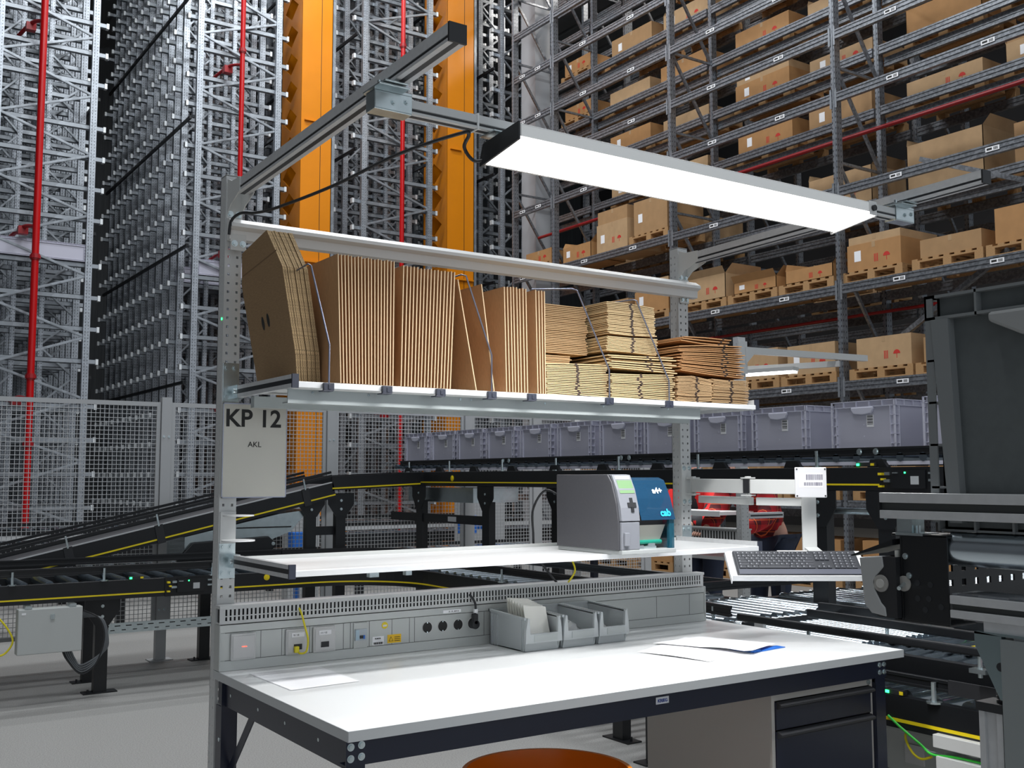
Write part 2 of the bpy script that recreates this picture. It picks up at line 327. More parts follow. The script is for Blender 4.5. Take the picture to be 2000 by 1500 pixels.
# totes stored in the miniload racks
def tote(name, wx, wy, h, m, ml, label, cat, group, loc, labels=True, front='x', big=False, dark=False):
    """open plastic tote; origin at its near low corner; face x=0 and face y=0 show ribs, handle and label"""
    t = thing(name, loc, label, cat, group); tk = 0.004
    b = MB(); ins = 0.012
    for x0, x1, y0, y1 in ((ins, ins + tk, ins, wy - ins), (wx - ins - tk, wx - ins, ins, wy - ins), (ins, wx - ins, ins, ins + tk), (ins, wx - ins, wy - ins - tk, wy - ins)): b.box(x0, x1, y0, y1, 0, h - 0.002)
    b.box(ins, wx - ins, ins, wy - ins, 0.0, 0.006)
    ob('body', b, m, t, local=True)
    r = MB(); zt = h; zb = h - 0.034
    for z in (zt - 0.004, zb):
        r.box(0, ins + tk, 0, wy, z, z + 0.004); r.box(wx - ins - tk, wx, 0, wy, z, z + 0.004); r.box(0, wx, 0, ins + tk, z, z + 0.004); r.box(0, wx, wy - ins - tk, wy, z, z + 0.004)
    n = max(4, int(wy / 0.07))
    for k in range(n + 1):
        y = k * (wy - 0.003) / n; r.box(0, ins, y, y + 0.003, zb, zt); r.box(wx - ins, wx, y, y + 0.003, zb, zt)
    n = max(4, int(wx / 0.07))
    for k in range(n + 1):
        x = k * (wx - 0.003) / n; r.box(x, x + 0.003, 0, ins, zb, zt); r.box(x, x + 0.003, wy - ins, wy, zb, zt)
    ob('rim', r, ml, t, local=True)
    c = MB()
    for sx in (0, 1):
        for sy in (0, 1):
            for o1, o2 in ((0.0, 0.0), (0.032, 0.0), (0.0, 0.032)):
                x = o1 if sx == 0 else wx - o1 - 0.003; y = o2 if sy == 0 else wy - o2 - 0.003
                if o2 == 0: c.box(x, x + 0.003, (0 if sy == 0 else wy - ins), (ins if sy == 0 else wy), 0.012, zb)
                else: c.box((0 if sx == 0 else wx - ins), (ins if sx == 0 else wx), y, y + 0.003, 0.012, zb)
            for q in range(1, 5):
                z = zb * q / 5
                c.box(0.0 if sx == 0 else wx - 0.035, 0.035 if sx == 0 else wx, 0.002 if sy == 0 else wy - ins, ins if sy == 0 else wy - 0.002, z, z + 0.003)
                c.box(0.002 if sx == 0 else wx - ins, ins if sx == 0 else wx - 0.002, 0.0 if sy == 0 else wy - 0.035, 0.035 if sy == 0 else wy, z, z + 0.003)
    for q in (0.0, 0.02): c.box(0.006, wx - 0.006, 0.006, wy - 0.006, q, q + 0.003)
    n = int(wy / 0.05)
    for k in range(n + 1):
        y = 0.006 + k * (wy - 0.015) / n; c.box(0.004, 0.02, y, y + 0.003, 0, 0.022)
    ob('corner_ribs', c, ml, t, local=True)
    if dark:
        m = MB(); 
        for ya, yb, yc, yd in ((wy - .036, wy - .010, wy - .046, wy - .028),): m.add([(-0.002, ya, zb), (-0.002, yb, zb), (-0.002, yd, .012), (-0.002, yc, .012), (ins, ya, zb), (ins, yb, zb), (ins, yd, .012), (ins, yc, .012)], [(0, 1, 2, 3), (4, 7, 6, 5), (0, 4, 5, 1), (1, 5, 6, 2), (2, 6, 7, 3), (3, 7, 4, 0)])
        ob('corner_pillar', m, ml, t, local=True)
    hy = wy / 2; hw = wy * (0.34 if dark else 0.17); hz = zb
    hd = MB().prism([(hy - hw, hz), (hy + hw, hz), (hy + hw, hz - 0.012), (hy + hw * .78, hz - 0.034), (hy, hz - 0.040), (hy - hw * .78, hz - 0.034), (hy - hw, hz - 0.012)], 'x', -0.006, ins)
    ob('handle', hd, ml if not dark else mat('dull_handle_grey', (0.34, 0.35, 0.35), 0.45), t, local=True, bev=0.004)
    if labels:
        y1 = wy * 0.46; l = ob('barcode_label', MB().box(ins - 0.0016, ins, y1 - 0.045, y1 - 0.002, h * 0.50, h * 0.73), PAPER, t, local=True)
        q = MB()
        for k in range(7): q.box(ins - 0.0022, ins - 0.0016, y1 - 0.041, y1 - 0.006, h * 0.55 + k * 0.0075, h * 0.55 + k * 0.0075 + (0.0045 if k % 2 else 0.003))
        ob('bar_pattern', q, INK, l, local=True)
        q = MB()
        for z in (h * .12, h * .33, h * .55): q.cyl((ins - 0.001, wy * .5, z), (ins, wy * .5, z), 0.004, 6)
        ob('moulded_arrow', q, BINL, t, local=True)
    return t
sb = tote('storage_tote', 1.3, 0.40, 0.27, BIN, BINL, 'grey plastic tote stored in the rack behind the near red pipe, nearest of its shelf', 'tote', None, (1.2, 14.98, 4.835))
for k in range(7):
    dup(sb, (4.27, 15.02 + (k * PIT + 0.35 if k else 0), 4.835), 'grey plastic tote in the row along the dark aisle beside the orange mast', 'totes along the dark aisle')

# sprinkler pipes
def red_pipe(x, y, r, lab, zc):
    t = thing('sprinkler_pipe', (x, y, 0), lab, 'pipe', 'red sprinkler risers')
    ob('riser', MB().cyl((x, y, 0.3), (x, y, 13.6), r, 20), RED, t, smooth=True)
    j = MB()
    for z in zc: j.cyl((x, y, z), (x, y, z + 0.09), r * 1.25, 20); j.cyl((x, y, z + .02), (x, y, z + .07), r * 1.5, 12)
    ob('pipe_coupling', j, DRED, t)
    b = MB()
    for z in (2.6, 5.2, 8.4): b.tube([(x, y, z), (x - 0.12, y + 0.3, z + 0.05), (x - 0.25, y + 0.7, z - 0.05)], r * 0.6, 8); b.box(x - 0.20, x - 0.06, y + 0.3, y + 0.42, z - 0.06, z + 0.06)
    ob('branch_pipe', b, DRED, t)
red_pipe(1.69, 14.55, 0.052, 'thick red riser pipe nearest the hall side, in front of the first tall rack', (4.7, 2.9, 1.9))
red_pipe(4.80, 14.55, 0.042, 'red riser pipe in front of the rack that rises behind the perforated post', (8.6,))
red_pipe(7.86, 14.55, 0.042, 'red riser pipe in front of the rack between the orange masts', (9.4, 3.0))

# orange stacker crane masts
def mast(x, y, wx, wy, lab):
    t = thing('crane_mast', (x, y, 0), lab, 'mast', 'orange stacker crane masts')
    z0, z1 = 0.35, 13.6; mod = 0.53; th = 0.012
    m = MB()
    m.box(x, x + wx, y, y + th, z0, z1); m.box(x, x + wx, y + wy - th, y + wy, z0, z1); m.box(x + wx - th, x + wx, y, y + wy, z0, z1)
    n = int((z1 - z0) / mod)
    for k in range(n):
        a = z0 + k * mod; c = a + mod / 2; yc = y + wy * 0.55; ry = wy * 0.33; rz = mod * 0.40
        P = [(y, a), (y + wy, a), (y + wy, a + mod), (y, a + mod)]; D = [(yc - ry, c - 0.02), (yc, c - rz), (yc + ry, c + 0.0), (yc, c + rz)]
        V = [(x, *p) for p in P] + [(x, *p) for p in D] + [(x + th, *p) for p in D]
        m.add(V, [(0, 4, 5), (0, 5, 1), (1, 5, 6), (1, 6, 2), (2, 6, 7), (2, 7, 3), (3, 7, 4), (3, 4, 0), (4, 8, 9, 5), (5, 9, 10, 6), (6, 10, 11, 7), (7, 11, 8, 4)])
    ob('column', m, ORG, t)
    s = MB(); s.box(x + wx * .62, x + wx * .635, y - 0.003, y, z0, z1); ob('seam', s, BLACK, t)
    f = MB(); f.box(x + wx * 0.08, x + wx * .95, y - 0.05, y, 5.3, 5.33); f.box(x + wx * 0.1, x + wx * .5, y - 0.04, y, 7.9, 7.92); ob('weld_bracket', f, ORG, t)
    b = MB(); b.box(x - 0.3, x + wx + 0.3, y - 0.2, y + wy + 1.3, 0.02, 0.5); b.box(x - 0.12, x + wx + .12, y - 0.35, y - 0.05, 0.3, 1.15); ob('chassis', b, ORG, t)
    g = MB(); g.box(x + wx + 0.01, x + wx + 0.07, y + 0.02, y + 0.10, 0.2, z1); ob('cable_duct', g, GALVL, t)
mast(6.14, 15.2, 0.60, 0.95, 'orange steel mast with diamond cut-outs, the one nearer the perforated post')
mast(9.2, 15.2, 0.62, 0.95, 'orange steel mast with diamond cut-outs, beside the long lamp end')
ob('steel_column', MB().box(10.62, 10.98, 14.2, 14.28, 0, 14.3).box(10.62, 10.64, 14.28, 14.6, 0, 14.3).box(10.62, 10.98, 14.6, 14.68, 0, 14.3), mat('grey_column_paint', (0.40, 0.41, 0.43), 0.45), label='plain grey steel building column between the miniload rack and the pallet rack', cat='column')

# ------------------------------------------------------------------ pallet rack (bays run along Y, front at x = 10)
YU = [0.35, 3.43, 6.51, 9.67, 12.76, 14.05]; LP = [1.15, 2.67, 3.93, 5.22, 6.48, 7.33, 8.2, 9.1, 9.95, 10.8, 11.6, 12.4]
PX = (10.0, 10.92, 11.72, 12.9)
UPP = u_section(12.6, 0.07, 0.11).mesh('pallet_upright'); UPP.materials.append(PERFD)
UPP.transform(Matrix.Rotation(-PI / 2, 4, 'Z'))
pr = thing('pallet_rack', (10, 0, 0), 'high galvanised pallet rack loaded with cartons, filling the hall side behind the lamp', 'rack')
for y in YU:
    for x in PX: inst('upright', UPP, pr, (x - 10 + 0.035, y, 0))
FB = MB()
z = 0.4; k = 0
while z < 12.2:
    FB.beam((0.07, 0, z), (0.90, 0, z - 0.0 if k % 2 else z - 0), 0.035, 0.035)
    FB.beam((0.07, 0, z - 0.04), (0.90, 0, z - 1.26), 0.035, 0.045); z += 1.29; k += 1
FBM = FB.mesh('frame_brace'); FBM.materials.append(GALVD)
for y in YU:
    inst('frame_brace', FBM, pr, (0, y, 0)); inst('frame_brace', FBM, pr, (1.75, y, 0.6))
def beam_mb(L, h=0.125):
    m = MB(); m.box(0, 0.045, 0, L, 0.02, h - 0.02); m.box(-0.008, 0.05, 0, L, h - 0.022, h); m.box(-0.008, 0.05, 0, L, 0, 0.022); m.box(-0.010, -0.004, 0, L, h * .42, h * .5); return m
for i in range(len(YU) - 1):
    L = YU[i + 1] - YU[i] - 0.11; bm = beam_mb(L).mesh('load_beam'); bm.materials.append(GALVD)
    for z in LP:
        for x in (10.0, 10.92, 11.03, 11.72, 12.9):
            b = inst('load_beam', bm, pr, (x - 10 - 0.03, YU[i] + 0.055, z - 0.125 - (0.15 if x > 11 else 0)))
            if x == 10.0 and 2.5 < z < 9.5 and 1 <= i <= 4:
                for q in (0.25, 0.68):
                    l = inst('location_label', MB().box(-0.0125, -0.011, 0, 0.17, 0.035, 0.088).mesh('location_label'), b, (0, L * q, 0)); l.data.materials.append(PAPER)
                    k = MB()
                    for s_ in range(5): k.box(-0.0132, -0.0125, 0.02 + s_ * 0.011, 0.027 + s_ * 0.011, 0.045, 0.078)
                    k.box(-0.0132, -0.0125, 0.09, 0.155, 0.05, 0.075)
                    p_ = inst('location_code', k.mesh('location_code'), l, (0, 0, 0)); p_.data.materials.append(INK)
# connector plates on front uprights
cp = MB().box(-0.032, -0.026, -0.016, 0.016, -0.2, 0.06).mesh('beam_connector'); cp.materials.append(GALVL)
for y in YU[1:5]:
    for z in LP[1:9]:
        for s_ in (-1, 1): inst('beam_connector', cp, pr, (0, y + s_ * 0.04, z))
ob('diagonal_brace', MB().beam((0.3, 4.1, 4.2), (0.3, 6.0, 3.1), 0.06, 0.06).beam((0.35, 3.0, 4.3), (0.35, 5.5, 5.4), 0.06, 0.06), GALVD, pr, local=True)
ob('sprinkler_line', MB().cyl((0.55, 0.2, 6.05), (0.55, 14, 6.05), 0.028, 10).cyl((0.7, 0.2, 3.62), (0.7, 14, 3.62), 0.022, 10), DRED, pr, local=True)

# pallets and cartons
pm = thing('wooden_pallet', (0, 0, -5), 'wooden pallet', 'pallet')
q = MB()
for k in range(7): q.box(0.0, 0.8, k * 0.183, k * 0.183 + 0.1, 0.122, 0.144)
for x in (0, 0.35, 0.7): q.box(x, x + 0.1, 0, 1.2, 0.1, 0.122)
ob('deck_boards', q, WOOD, pm, local=True)
for x in (0, 0.35, 0.7):
    for y in (0, 0.52, 1.06): ob('block', MB().box(x, x + 0.1, y, y + 0.14, 0.022, 0.1), WOOD, pm, local=True)
q = MB()
for x in (0, 0.35, 0.7): q.box(x, x + 0.1, 0, 1.2, 0, 0.022)
ob('skids', q, WOOD, pm, local=True)
def carton(x, y, z, dx, dy, h, mi, lab, group, flaps=0, mark=True, lbl=True):
    t = thing('cardboard_box', (x, y, z), lab, 'box', group)
    b = MB()
    if flaps:
        tk = 0.008
        b.box(0, tk, 0, dy, 0, h); b.box(dx - tk, dx, 0, dy, 0, h); b.box(0, dx, 0, tk, 0, h); b.box(0, dx, dy - tk, dy, 0, h); b.box(0, dx, 0, dy, 0, tk)
        b.add([(0, 0, h), (0, dy, h), (-0.06, dy, h + 0.10), (-0.06, 0, h + 0.10)], [(0, 1, 2, 3)]) if flaps == 2 else None
        b.add([(0, 0, h), (dx, 0, h), (dx - .08, -0.05, h + 0.15), (0.1, -0.05, h + 0.15)], [(0, 1, 2, 3)])
        b.add([(0, dy, h), (dx, dy, h), (dx - .08, dy + 0.06, h + 0.15), (0.1, dy + 0.06, h + 0.12)], [(0, 1, 2, 3)])
    else: b.box(0, dx, 0, dy, 0, h)
    ob('body', b, CBOX[mi], t, local=True)
    if not flaps: ob('tape', MB().box(-0.001, dx, dy / 2 - 0.025, dy / 2 + 0.025, h, h + 0.001).box(-0.001, 0, dy / 2 - .025, dy / 2 + .025, h - 0.07, h), mat('packing_tape', (0.45, 0.30, 0.17), 0.3), t, local=True)
    if lbl and R.random() < .45: ob('shipping_label', MB().box(-0.0015, 0, dy * .74, dy * .74 + 0.10, h * .35, h * .35 + min(0.14, h * .4)), PAPER, t, local=True)
    if mark and R.random() < .6:
        k = MB(); yc, zc, r_ = dy * 0.26, h * 0.38, min(0.05, h * .2)
        k.prism([(yc + r_ * math.cos(a * PI / 8), zc + r_ * math.sin(a * PI / 8)) for a in range(9)], 'x', -0.0015, 0); k.box(-0.0015, 0, yc - 0.004, yc + 0.004, zc - r_ * 1.1, zc)
        for s_ in range(3): k.box(-0.0015, 0, dy * .42 + s_ * 0.022, dy * .42 + 0.012 + s_ * 0.022, zc - r_, zc + r_)
        ob('care_mark', k, REDI, t, local=True)
    return t
PB = {2: 'lamp bay', 3: 'bay next the column', 4: 'bay behind the column', 1: 'bay above the big tote'}
ORD = {2.67: 'second', 3.93: 'third', 5.22: 'fourth', 6.48: 'fifth', 7.33: 'sixth', 8.2: 'seventh', 9.1: 'eighth', 9.95: 'ninth', 10.8: 'tenth', 1.15: 'lowest', 0.0: 'floor'}
POSN = ['near', 'middle', 'far']; COLN = ['tan', 'brown', 'orange-brown']
def slot(i, z, k, x, h, mi, flaps=0, dx=0.78, dy=0.8, two=0, pal=True, dyo=0.0, lbl=True, dz=0.0):
    y = YU[i] + 0.12 + k * 0.97 + dyo; row = 'front' if x < 10.5 else 'back'
    g = 'cartons on the pallet rack'
    where = f'{ORD[z]} level of {PB[i]}, {row} row, {POSN[k]}'
    z_ = z + dz
    if pal:
        p_ = dup(pm, (x, y, z_ + 0.002), f'pallet, {where}', 'pallets in the pallet rack'); p_.scale = (1, 0.78 if dy < 1 else 0.96, 1)
        zz = z_ + 0.147
    else: zz = z_ + 0.004
    n = {0: 'closed', 1: 'open', 2: 'flapped open'}[flaps]
    carton(x + 0.01, y + 0.02, zz, dx, dy, h, mi, f'{COLN[mi]} {n} box, {where}', g, flaps, mark=mi != 1 or flaps > 0, lbl=lbl)
    if two: carton(x + 0.02, y + 0.03, zz + h + 0.003, dx - .02, dy - .03, two, (mi + 1) % 3, f'upper {COLN[(mi + 1) % 3]} box, {where}', g, 0, False)
# front row, lower levels as the photo shows them
slot(2, 2.67, 0, 10.03, 0.40, 0); slot(2, 2.67, 1, 10.03, 0.42, 0, dy=0.85); slot(2, 2.67, 2, 10.03, 0.30, 2, two=0.12)
slot(2, 3.93, 0, 10.03, 0.18, 2, 1); slot(2, 3.93, 1, 10.03, 0.16, 2, 2); slot(2, 3.93, 2, 10.03, 0.36, 0, 2)
slot(1, 3.93, 1, 10.03, 0.22, 1); slot(1, 3.93, 2, 10.03, 0.34, 2, two=0.10, dyo=0.1); slot(1, 3.93, 0, 10.03, 0.40, 2)
slot(3, 3.93, 0, 10.03, 0.35, 2, two=0.16); slot(3, 3.93, 1, 10.03, 0.3, 1); slot(3, 3.93, 2, 10.03, 0.28, 1)
slot(3, 5.22, 0, 10.03, 0.55, 1); slot(3, 5.22, 1, 10.03, 0.50, 0, two=0.22, pal=False); slot(3, 5.22, 2, 10.03, 0.28, 2, 1, pal=False)
for z in (3.93, 5.22, 7.33, 8.2, 9.1): slot(4, z, 0, 10.03 if z < 6 else 10.97, 0.24, 2, 0, pal=z > 4)
slot(1, 2.67, 2, 10.03, 0.38, 0); slot(1, 2.67, 1, 10.03, 0.3, 1)
for i in (1, 2, 3): 
    for k in range(3): slot(i, 1.15, k, 10.03, 0.25 + 0.1 * R.random(), R.choice((1, 2)), pal=True)
    for k in range(3): slot(i, 0.0, k, 10.03, 0.35 + 0.2 * R.random(), 2, pal=True, lbl=True)
# back row: long low cartons standing a little below the double beam
for i in (1, 2, 3):
    for z in LP[1:10]:
        for k in range(2):
            if R.random() < (0.12 if z > 6 else 0.3): continue
            h = 0.24 + 0.16 * R.random() if z > 6 else 0.36 + 0.3 * R.random()
            slot(i, z, k, 11.03, h, R.choice((0, 0, 1, 2)), R.choice((0, 0, 0, 1)), pal=True, dyo=k * 0.45 + 0.1 * R.random(), two=0.12 if R.random() < .12 else 0, dy=1.1, dz=-0.15)
for o in [pm] + CH[pm.name]: bpy.data.objects.remove(o)
del CH['wooden_pallet']
# ------------------------------------------------------------------ mesh fence
FP = mat('fence_grey_paint', (0.47, 0.48, 0.49), 0.42)
WIRE = mat('fence_wire', (0.60, 0.61, 0.62), 0.35, 0.4)
FYY = 6.36
posts = [-1.53, -0.10, 1.36, 2.81, 4.24, 5.04, 6.5]
PLAB = ['past the frame edge', 'hidden by the near conveyor end', 'between the control cabinet and the tall perforated post', 'behind the upper end of the sloping belt', 'behind the level tote conveyor', 'beside the printer', 'behind the label printer']
for i, x in enumerate(posts):
    t = thing('fence_post', (x, FYY, 0), f'grey steel fence post {PLAB[i]}', 'post', 'fence posts')
    ob('post', MB().box(x - 0.04, x + 0.04, FYY - 0.03, FYY + 0.03, 0.008, 2.1), FP, t)
    ob('foot_plate', MB().box(x - 0.09, x + 0.09, FYY - 0.07, FYY + 0.07, 0, 0.008), FP, t)
    b = MB(); bolts(b, [(x - 0.02, FYY - 0.03, z) for z in (0.4, 1.78)] + [(x + 0.02, FYY - 0.03, z) for z in (0.4, 1.78)], (0, -1, 0)); ob('bolt_heads', b, ZINC, t)
NW = {}
for i in range(len(posts) - 1):
    x0, x1 = posts[i] + 0.045, posts[i + 1] - 0.045; z0, z1 = 0.24, 2.06
    t = thing('wire_mesh_fence', ((x0 + x1) / 2, FYY, z0), f'welded wire mesh fence panel, {["past the frame edge", "over the control cabinet", "just behind the perforated post", "over the level conveyor start", "narrow one beside the printer", "behind the label printer"][i]}', 'fence', 'wire mesh fence panels')
    f = MB()
    for a, b in ((x0, x0 + 0.03), (x1 - 0.03, x1)): f.box(a, b, FYY - 0.012, FYY + 0.012, z0, z1)
    f.box(x0 + .03, x1 - .03, FYY - 0.012, FYY + 0.012, z0, z0 + 0.03); f.box(x0 + .03, x1 - .03, FYY - 0.012, FYY + 0.012, z1 - 0.035, z1)
    ob('frame', f, FP, t)
    m = MB(); n = int((x1 - x0 - 0.06) / 0.0335)
    for k in range(1, n): xx = x0 + 0.03 + k * (x1 - x0 - 0.06) / n; m.box(xx - 0.0022, xx + 0.0022, FYY - 0.003, FYY + 0.001, z0, z1)
    n = int((z1 - z0) / 0.0335)
    for k in range(1, n): zz = z0 + k * (z1 - z0) / n; m.box(x0 + 0.02, x1 - 0.02, FYY - 0.006, FYY - 0.002, zz - 0.0022, zz + 0.0022)
    ob('wire_mesh', m, WIRE, t)

# ------------------------------------------------------------------ conveyors
def leg(t, x, y, h, along='x', wd=0.085, foot=True, name='leg'):
    m = MB(); a, b = (wd / 2, 0.03) if along == 'x' else (0.03, wd / 2)
    m.box(x - a, x + a, y - b, y + b, 0.008, h - 0.12 if h > .3 else h)
    if along == 'x': m.prism([(x - .045, h - 0.19), (x + .045, h - 0.19), (x + 0.115, h - 0.09), (x + 0.115, h), (x - 0.115, h), (x - 0.115, h - 0.09)], 'y', y - 0.035, y - 0.027)
    else: m.prism([(y - .045, h - 0.19), (y + .045, h - 0.19), (y + 0.115, h - 0.09), (y + 0.115, h), (y - 0.115, h), (y - 0.115, h - 0.09)], 'x', x - 0.035, x - 0.027)
    o = ob(name, m, BLACK, t)
    if foot:
        f = MB().box(x - 0.11 if along == 'x' else x - .05, x + 0.11 if along == 'x' else x + .05, y - .05 if along == 'x' else y - .11, y + .05 if along == 'x' else y + .11, 0, 0.008)
        f.cyl((x - .08 if along == 'x' else x, y - .03 if along == 'x' else y - .08, 0.008), (x - .08 if along == 'x' else x, y - .03 if along == 'x' else y - .08, 0.03), 0.007, 8); ob('foot_plate', f, BLACK, o)
    b = MB(); bolts(b, [(x, y - 0.036, h - 0.06), (x, y - 0.036, h - 0.13)] if along == 'x' else [(x - 0.036, y, h - 0.06), (x - 0.036, y, h - 0.13)], (0, -1, 0) if along == 'x' else (-1, 0, 0), 0.009); ob('bolt_heads', b, ZINC, o)
def roller(t, p0, p1, r, m, name='roller'):
    return ob(name, MB().cyl(p0, p1, r, 14), m, t, smooth=True)
def guide(t, p0, p1, h=0.035, posts_=(), name='guide_rail', sd=(0, -1, 0)):
    p0, p1 = Vector(p0), Vector(p1); g = MB(); u = Vector((0, 0, 1))
    g.beam(p0 + u * h * .36, p1 + u * h * .36, 0.02, h * .28); g.beam(p0 - u * h * .36, p1 - u * h * .36, 0.02, h * .28); g.beam(p0, p1, 0.008, h * .9)
    o = ob(name, g, BLACK, t, bev=0.002)
    for q, z0 in posts_:
        p = p0.lerp(p1, q) + Vector(sd) * 0.018; ob('guide_post', MB().cyl((p.x, p.y, z0), (p.x, p.y, p.z + 0.01), 0.009, 8).cyl((p.x, p.y, z0), (p.x, p.y, z0 + 0.006), 0.028, 10), ZINC, t)
def module(t, c, ax):  # drive control module with plugs and lights, on a side face; c: corner, ax: unit along
    c = Vector(c); a = Vector(ax); n = Vector((0, -1, 0)) if abs(a.x) > .5 else Vector((-1, 0, 0))
    def bx(m, u0, u1, z0, z1, d): m.obox(c + a * (u0 + u1) / 2 + n * (d / 2 + 0.001) + Vector((0, 0, (z0 + z1) / 2)), (a, n, (0, 0, 1)), ((u1 - u0) / 2, d / 2, (z1 - z0) / 2)); return m
    o = ob('control_module', bx(bx(MB(), 0, 0.36, -0.01, 0.12, 0.006), 0.08, 0.27, 0.015, 0.105, 0.02), BLACK, t)
    ob('rating_label', bx(MB(), 0.19, 0.235, 0.035, 0.075, 0.0215), mat('silver_label', (0.5, 0.52, 0.53), 0.4), o)
    q = MB(); [bx(q, *s, 0.03) for s in ((0.01, 0.03, 0.08, 0.092), (0.025, 0.04, 0.055, 0.065), (0.01, 0.03, 0.02, 0.03))]; ob('plug', q, LED_Y, o)
    q = MB(); [bx(q, *s, 0.026) for s in ((0.045, 0.075, 0.08, 0.095), (0.04, 0.075, 0.045, 0.06), (0.29, 0.33, 0.05, 0.062), (0.29, 0.32, 0.085, 0.095), (0.09, 0.12, 0.088, 0.094))]; ob('connector', q, ZINC, o)
    ob('status_light', bx(MB(), 0.155, 0.163, 0.088, 0.096, 0.022), LED_G, o)

# lower roller conveyor with its curve (runs along X then turns towards the viewer)
t = thing('roller_conveyor', (0.6, 5.4, 0), 'long black roller conveyor with yellow stripe and blue-grey rollers, low before the mesh fence', 'conveyor')
yN, yF, zt, zb = 5.1, 5.68, 0.765, 0.64
for nm, y in (('side_panel', yN), ('far_side_panel', yF)):
    ob(nm, MB().box(-2.6, 2.1, y - 0.02, y + 0.02, zb, zt), BLACK, t, bev=0.003)
ob('yellow_stripe', MB().box(-2.6, 1.02, yN - 0.0215, yN - 0.020, zb + 0.026, zb + 0.036).box(1.40, 2.1, yN - 0.0215, yN - 0.020, zb + 0.026, zb + 0.036), YEL, t)
for k in range(30): roller(t, (-2.5 + k * 0.155, yN + 0.02, zt - 0.012), (-2.5 + k * 0.155, yF - 0.02, zt - 0.012), 0.028, ROLLD)
guide(t, (-2.6, yN, 0.84), (2.1, yN, 0.84), 0.05, [((x + 2.6) / 4.7, zt) for x in (-1.3, 0.06, 0.62, 1.35)]); guide(t, (-2.6, yF, 0.86), (2.1, yF, 0.86), 0.05)
for x in (-1.4, 0.66): leg(t, x, 5.3, zb); leg(t, x + 0.02, 5.74, zb)
module(t, (1.02, yN - 0.02, zb + 0.008), (1, 0, 0))
s = ob('light_sensor', MB().box(0.78, 0.87, yN - 0.02, yN + 0.01, zt, zt + 0.02), RUBBER, t); ob('green_light_or_glint', MB().box(0.785, 0.80, yN - 0.024, yN - 0.02, zt + 0.004, zt + 0.016), LED_G, s); ob('yellow_plug', MB().box(0.855, 0.875, yN - 0.024, yN - 0.016, zt + 0.004, zt + 0.016), LED_Y, s)
# curve
cx, cy = 2.1, 4.45; ri, ro = 0.65, 1.23
def arc(r, z0, z1, wd, n=14):
    m = MB(); P = [(cx + r * math.sin(a * PI / 2 / n), cy + r * math.cos(a * PI / 2 / n)) for a in range(n + 1)]
    for p, q in zip(P, P[1:]): m.beam((*p, (z0 + z1) / 2), (*q, (z0 + z1) / 2), wd, z1 - z0)
    return m
ob('curve_side_panel', arc(ri, zb, zt, 0.04), BLACK, t); ob('curve_outer_panel', arc(ro, zb, zt, 0.04), BLACK, t)
ob('curve_stripe', arc(ri - 0.022, zb + 0.026, zb + 0.036, 0.004), YEL, t); ob('curve_guide', arc(ro, 0.83, 0.88, 0.02), BLACK, t)
for k in range(9):
    a = (k + .5) * PI / 18; d = Vector((math.sin(a), math.cos(a), 0)); c = Vector((cx, cy, zt - 0.012)); roller(t, c + d * (ri + 0.02), c + d * (ro - 0.02), 0.028, ROLLD)
b = MB(); bolts(b, [(1.75, yN - 0.02, 0.73), (2.3, 5.065, 0.73)], (0, -1, 0), 0.018); ob('yellow_cap', b, YEL, t)
# straight towards the viewer, behind and beside the bench
t = thing('roller_conveyor', (3.0, 2.6, 0), 'low zinc roller conveyor passing behind the bench under the white shelf', 'conveyor')
for nm, x in (('side_panel', 2.75), ('far_side_panel', 3.33)): ob(nm, MB().box(x - 0.02, x + 0.02, 2.02, 4.45, zb, zt), BLACK, t)
ob('yellow_stripe', MB().box(2.7285, 2.73, 2.02, 4.45, zb + 0.026, zb + 0.036), YEL, t)
for k in range(22): roller(t, (2.77, 2.08 + k * 0.108, zt - 0.008), (3.31, 2.08 + k * 0.108, zt - 0.008), 0.028, ROLL)
guide(t, (2.75, 2.02, 0.84), (2.75, 4.45, 0.84), 0.05, [(.1, zt), (.6, zt)], sd=(-1, 0, 0)); guide(t, (3.33, 2.02, 0.84), (3.33, 4.45, 0.84), 0.05)
leg(t, 2.75, 2.3, zb, 'y'); leg(t, 3.33, 2.3, zb, 'y'); leg(t, 2.75, 4.0, zb, 'y')
t = thing('roller_conveyor', (2.9, 2.9, 0), 'second zinc roller bed crossing beyond the bench end', 'conveyor')
for nm, y in (('side_panel', 1.22), ('far_side_panel', 1.85)): ob(nm, MB().box(2.34, 6.0, y - 0.02, y + 0.02, 0.66, 0.775), BLACK, t)
for k in range(44):
    if abs(2.42 + k * .08 - 3.41) < .09 or abs(2.42 + k * .08 - 4.16) < .09: continue
    roller(t, (2.42 + k * 0.08, 1.24, 0.772), (2.42 + k * 0.08, 1.83, 0.772), 0.026, ROLL)
guide(t, (2.55, 1.85, 0.86), (4.6, 1.85, 0.86), 0.05); guide(t, (2.42, 1.13, 0.842), (2.50, 1.85, 0.842), 0.05, [(.2, .77), (.8, .77)])
for x in (2.6, 4.4): leg(t, x, 1.22, 0.66); leg(t, x, 1.85, 0.66)
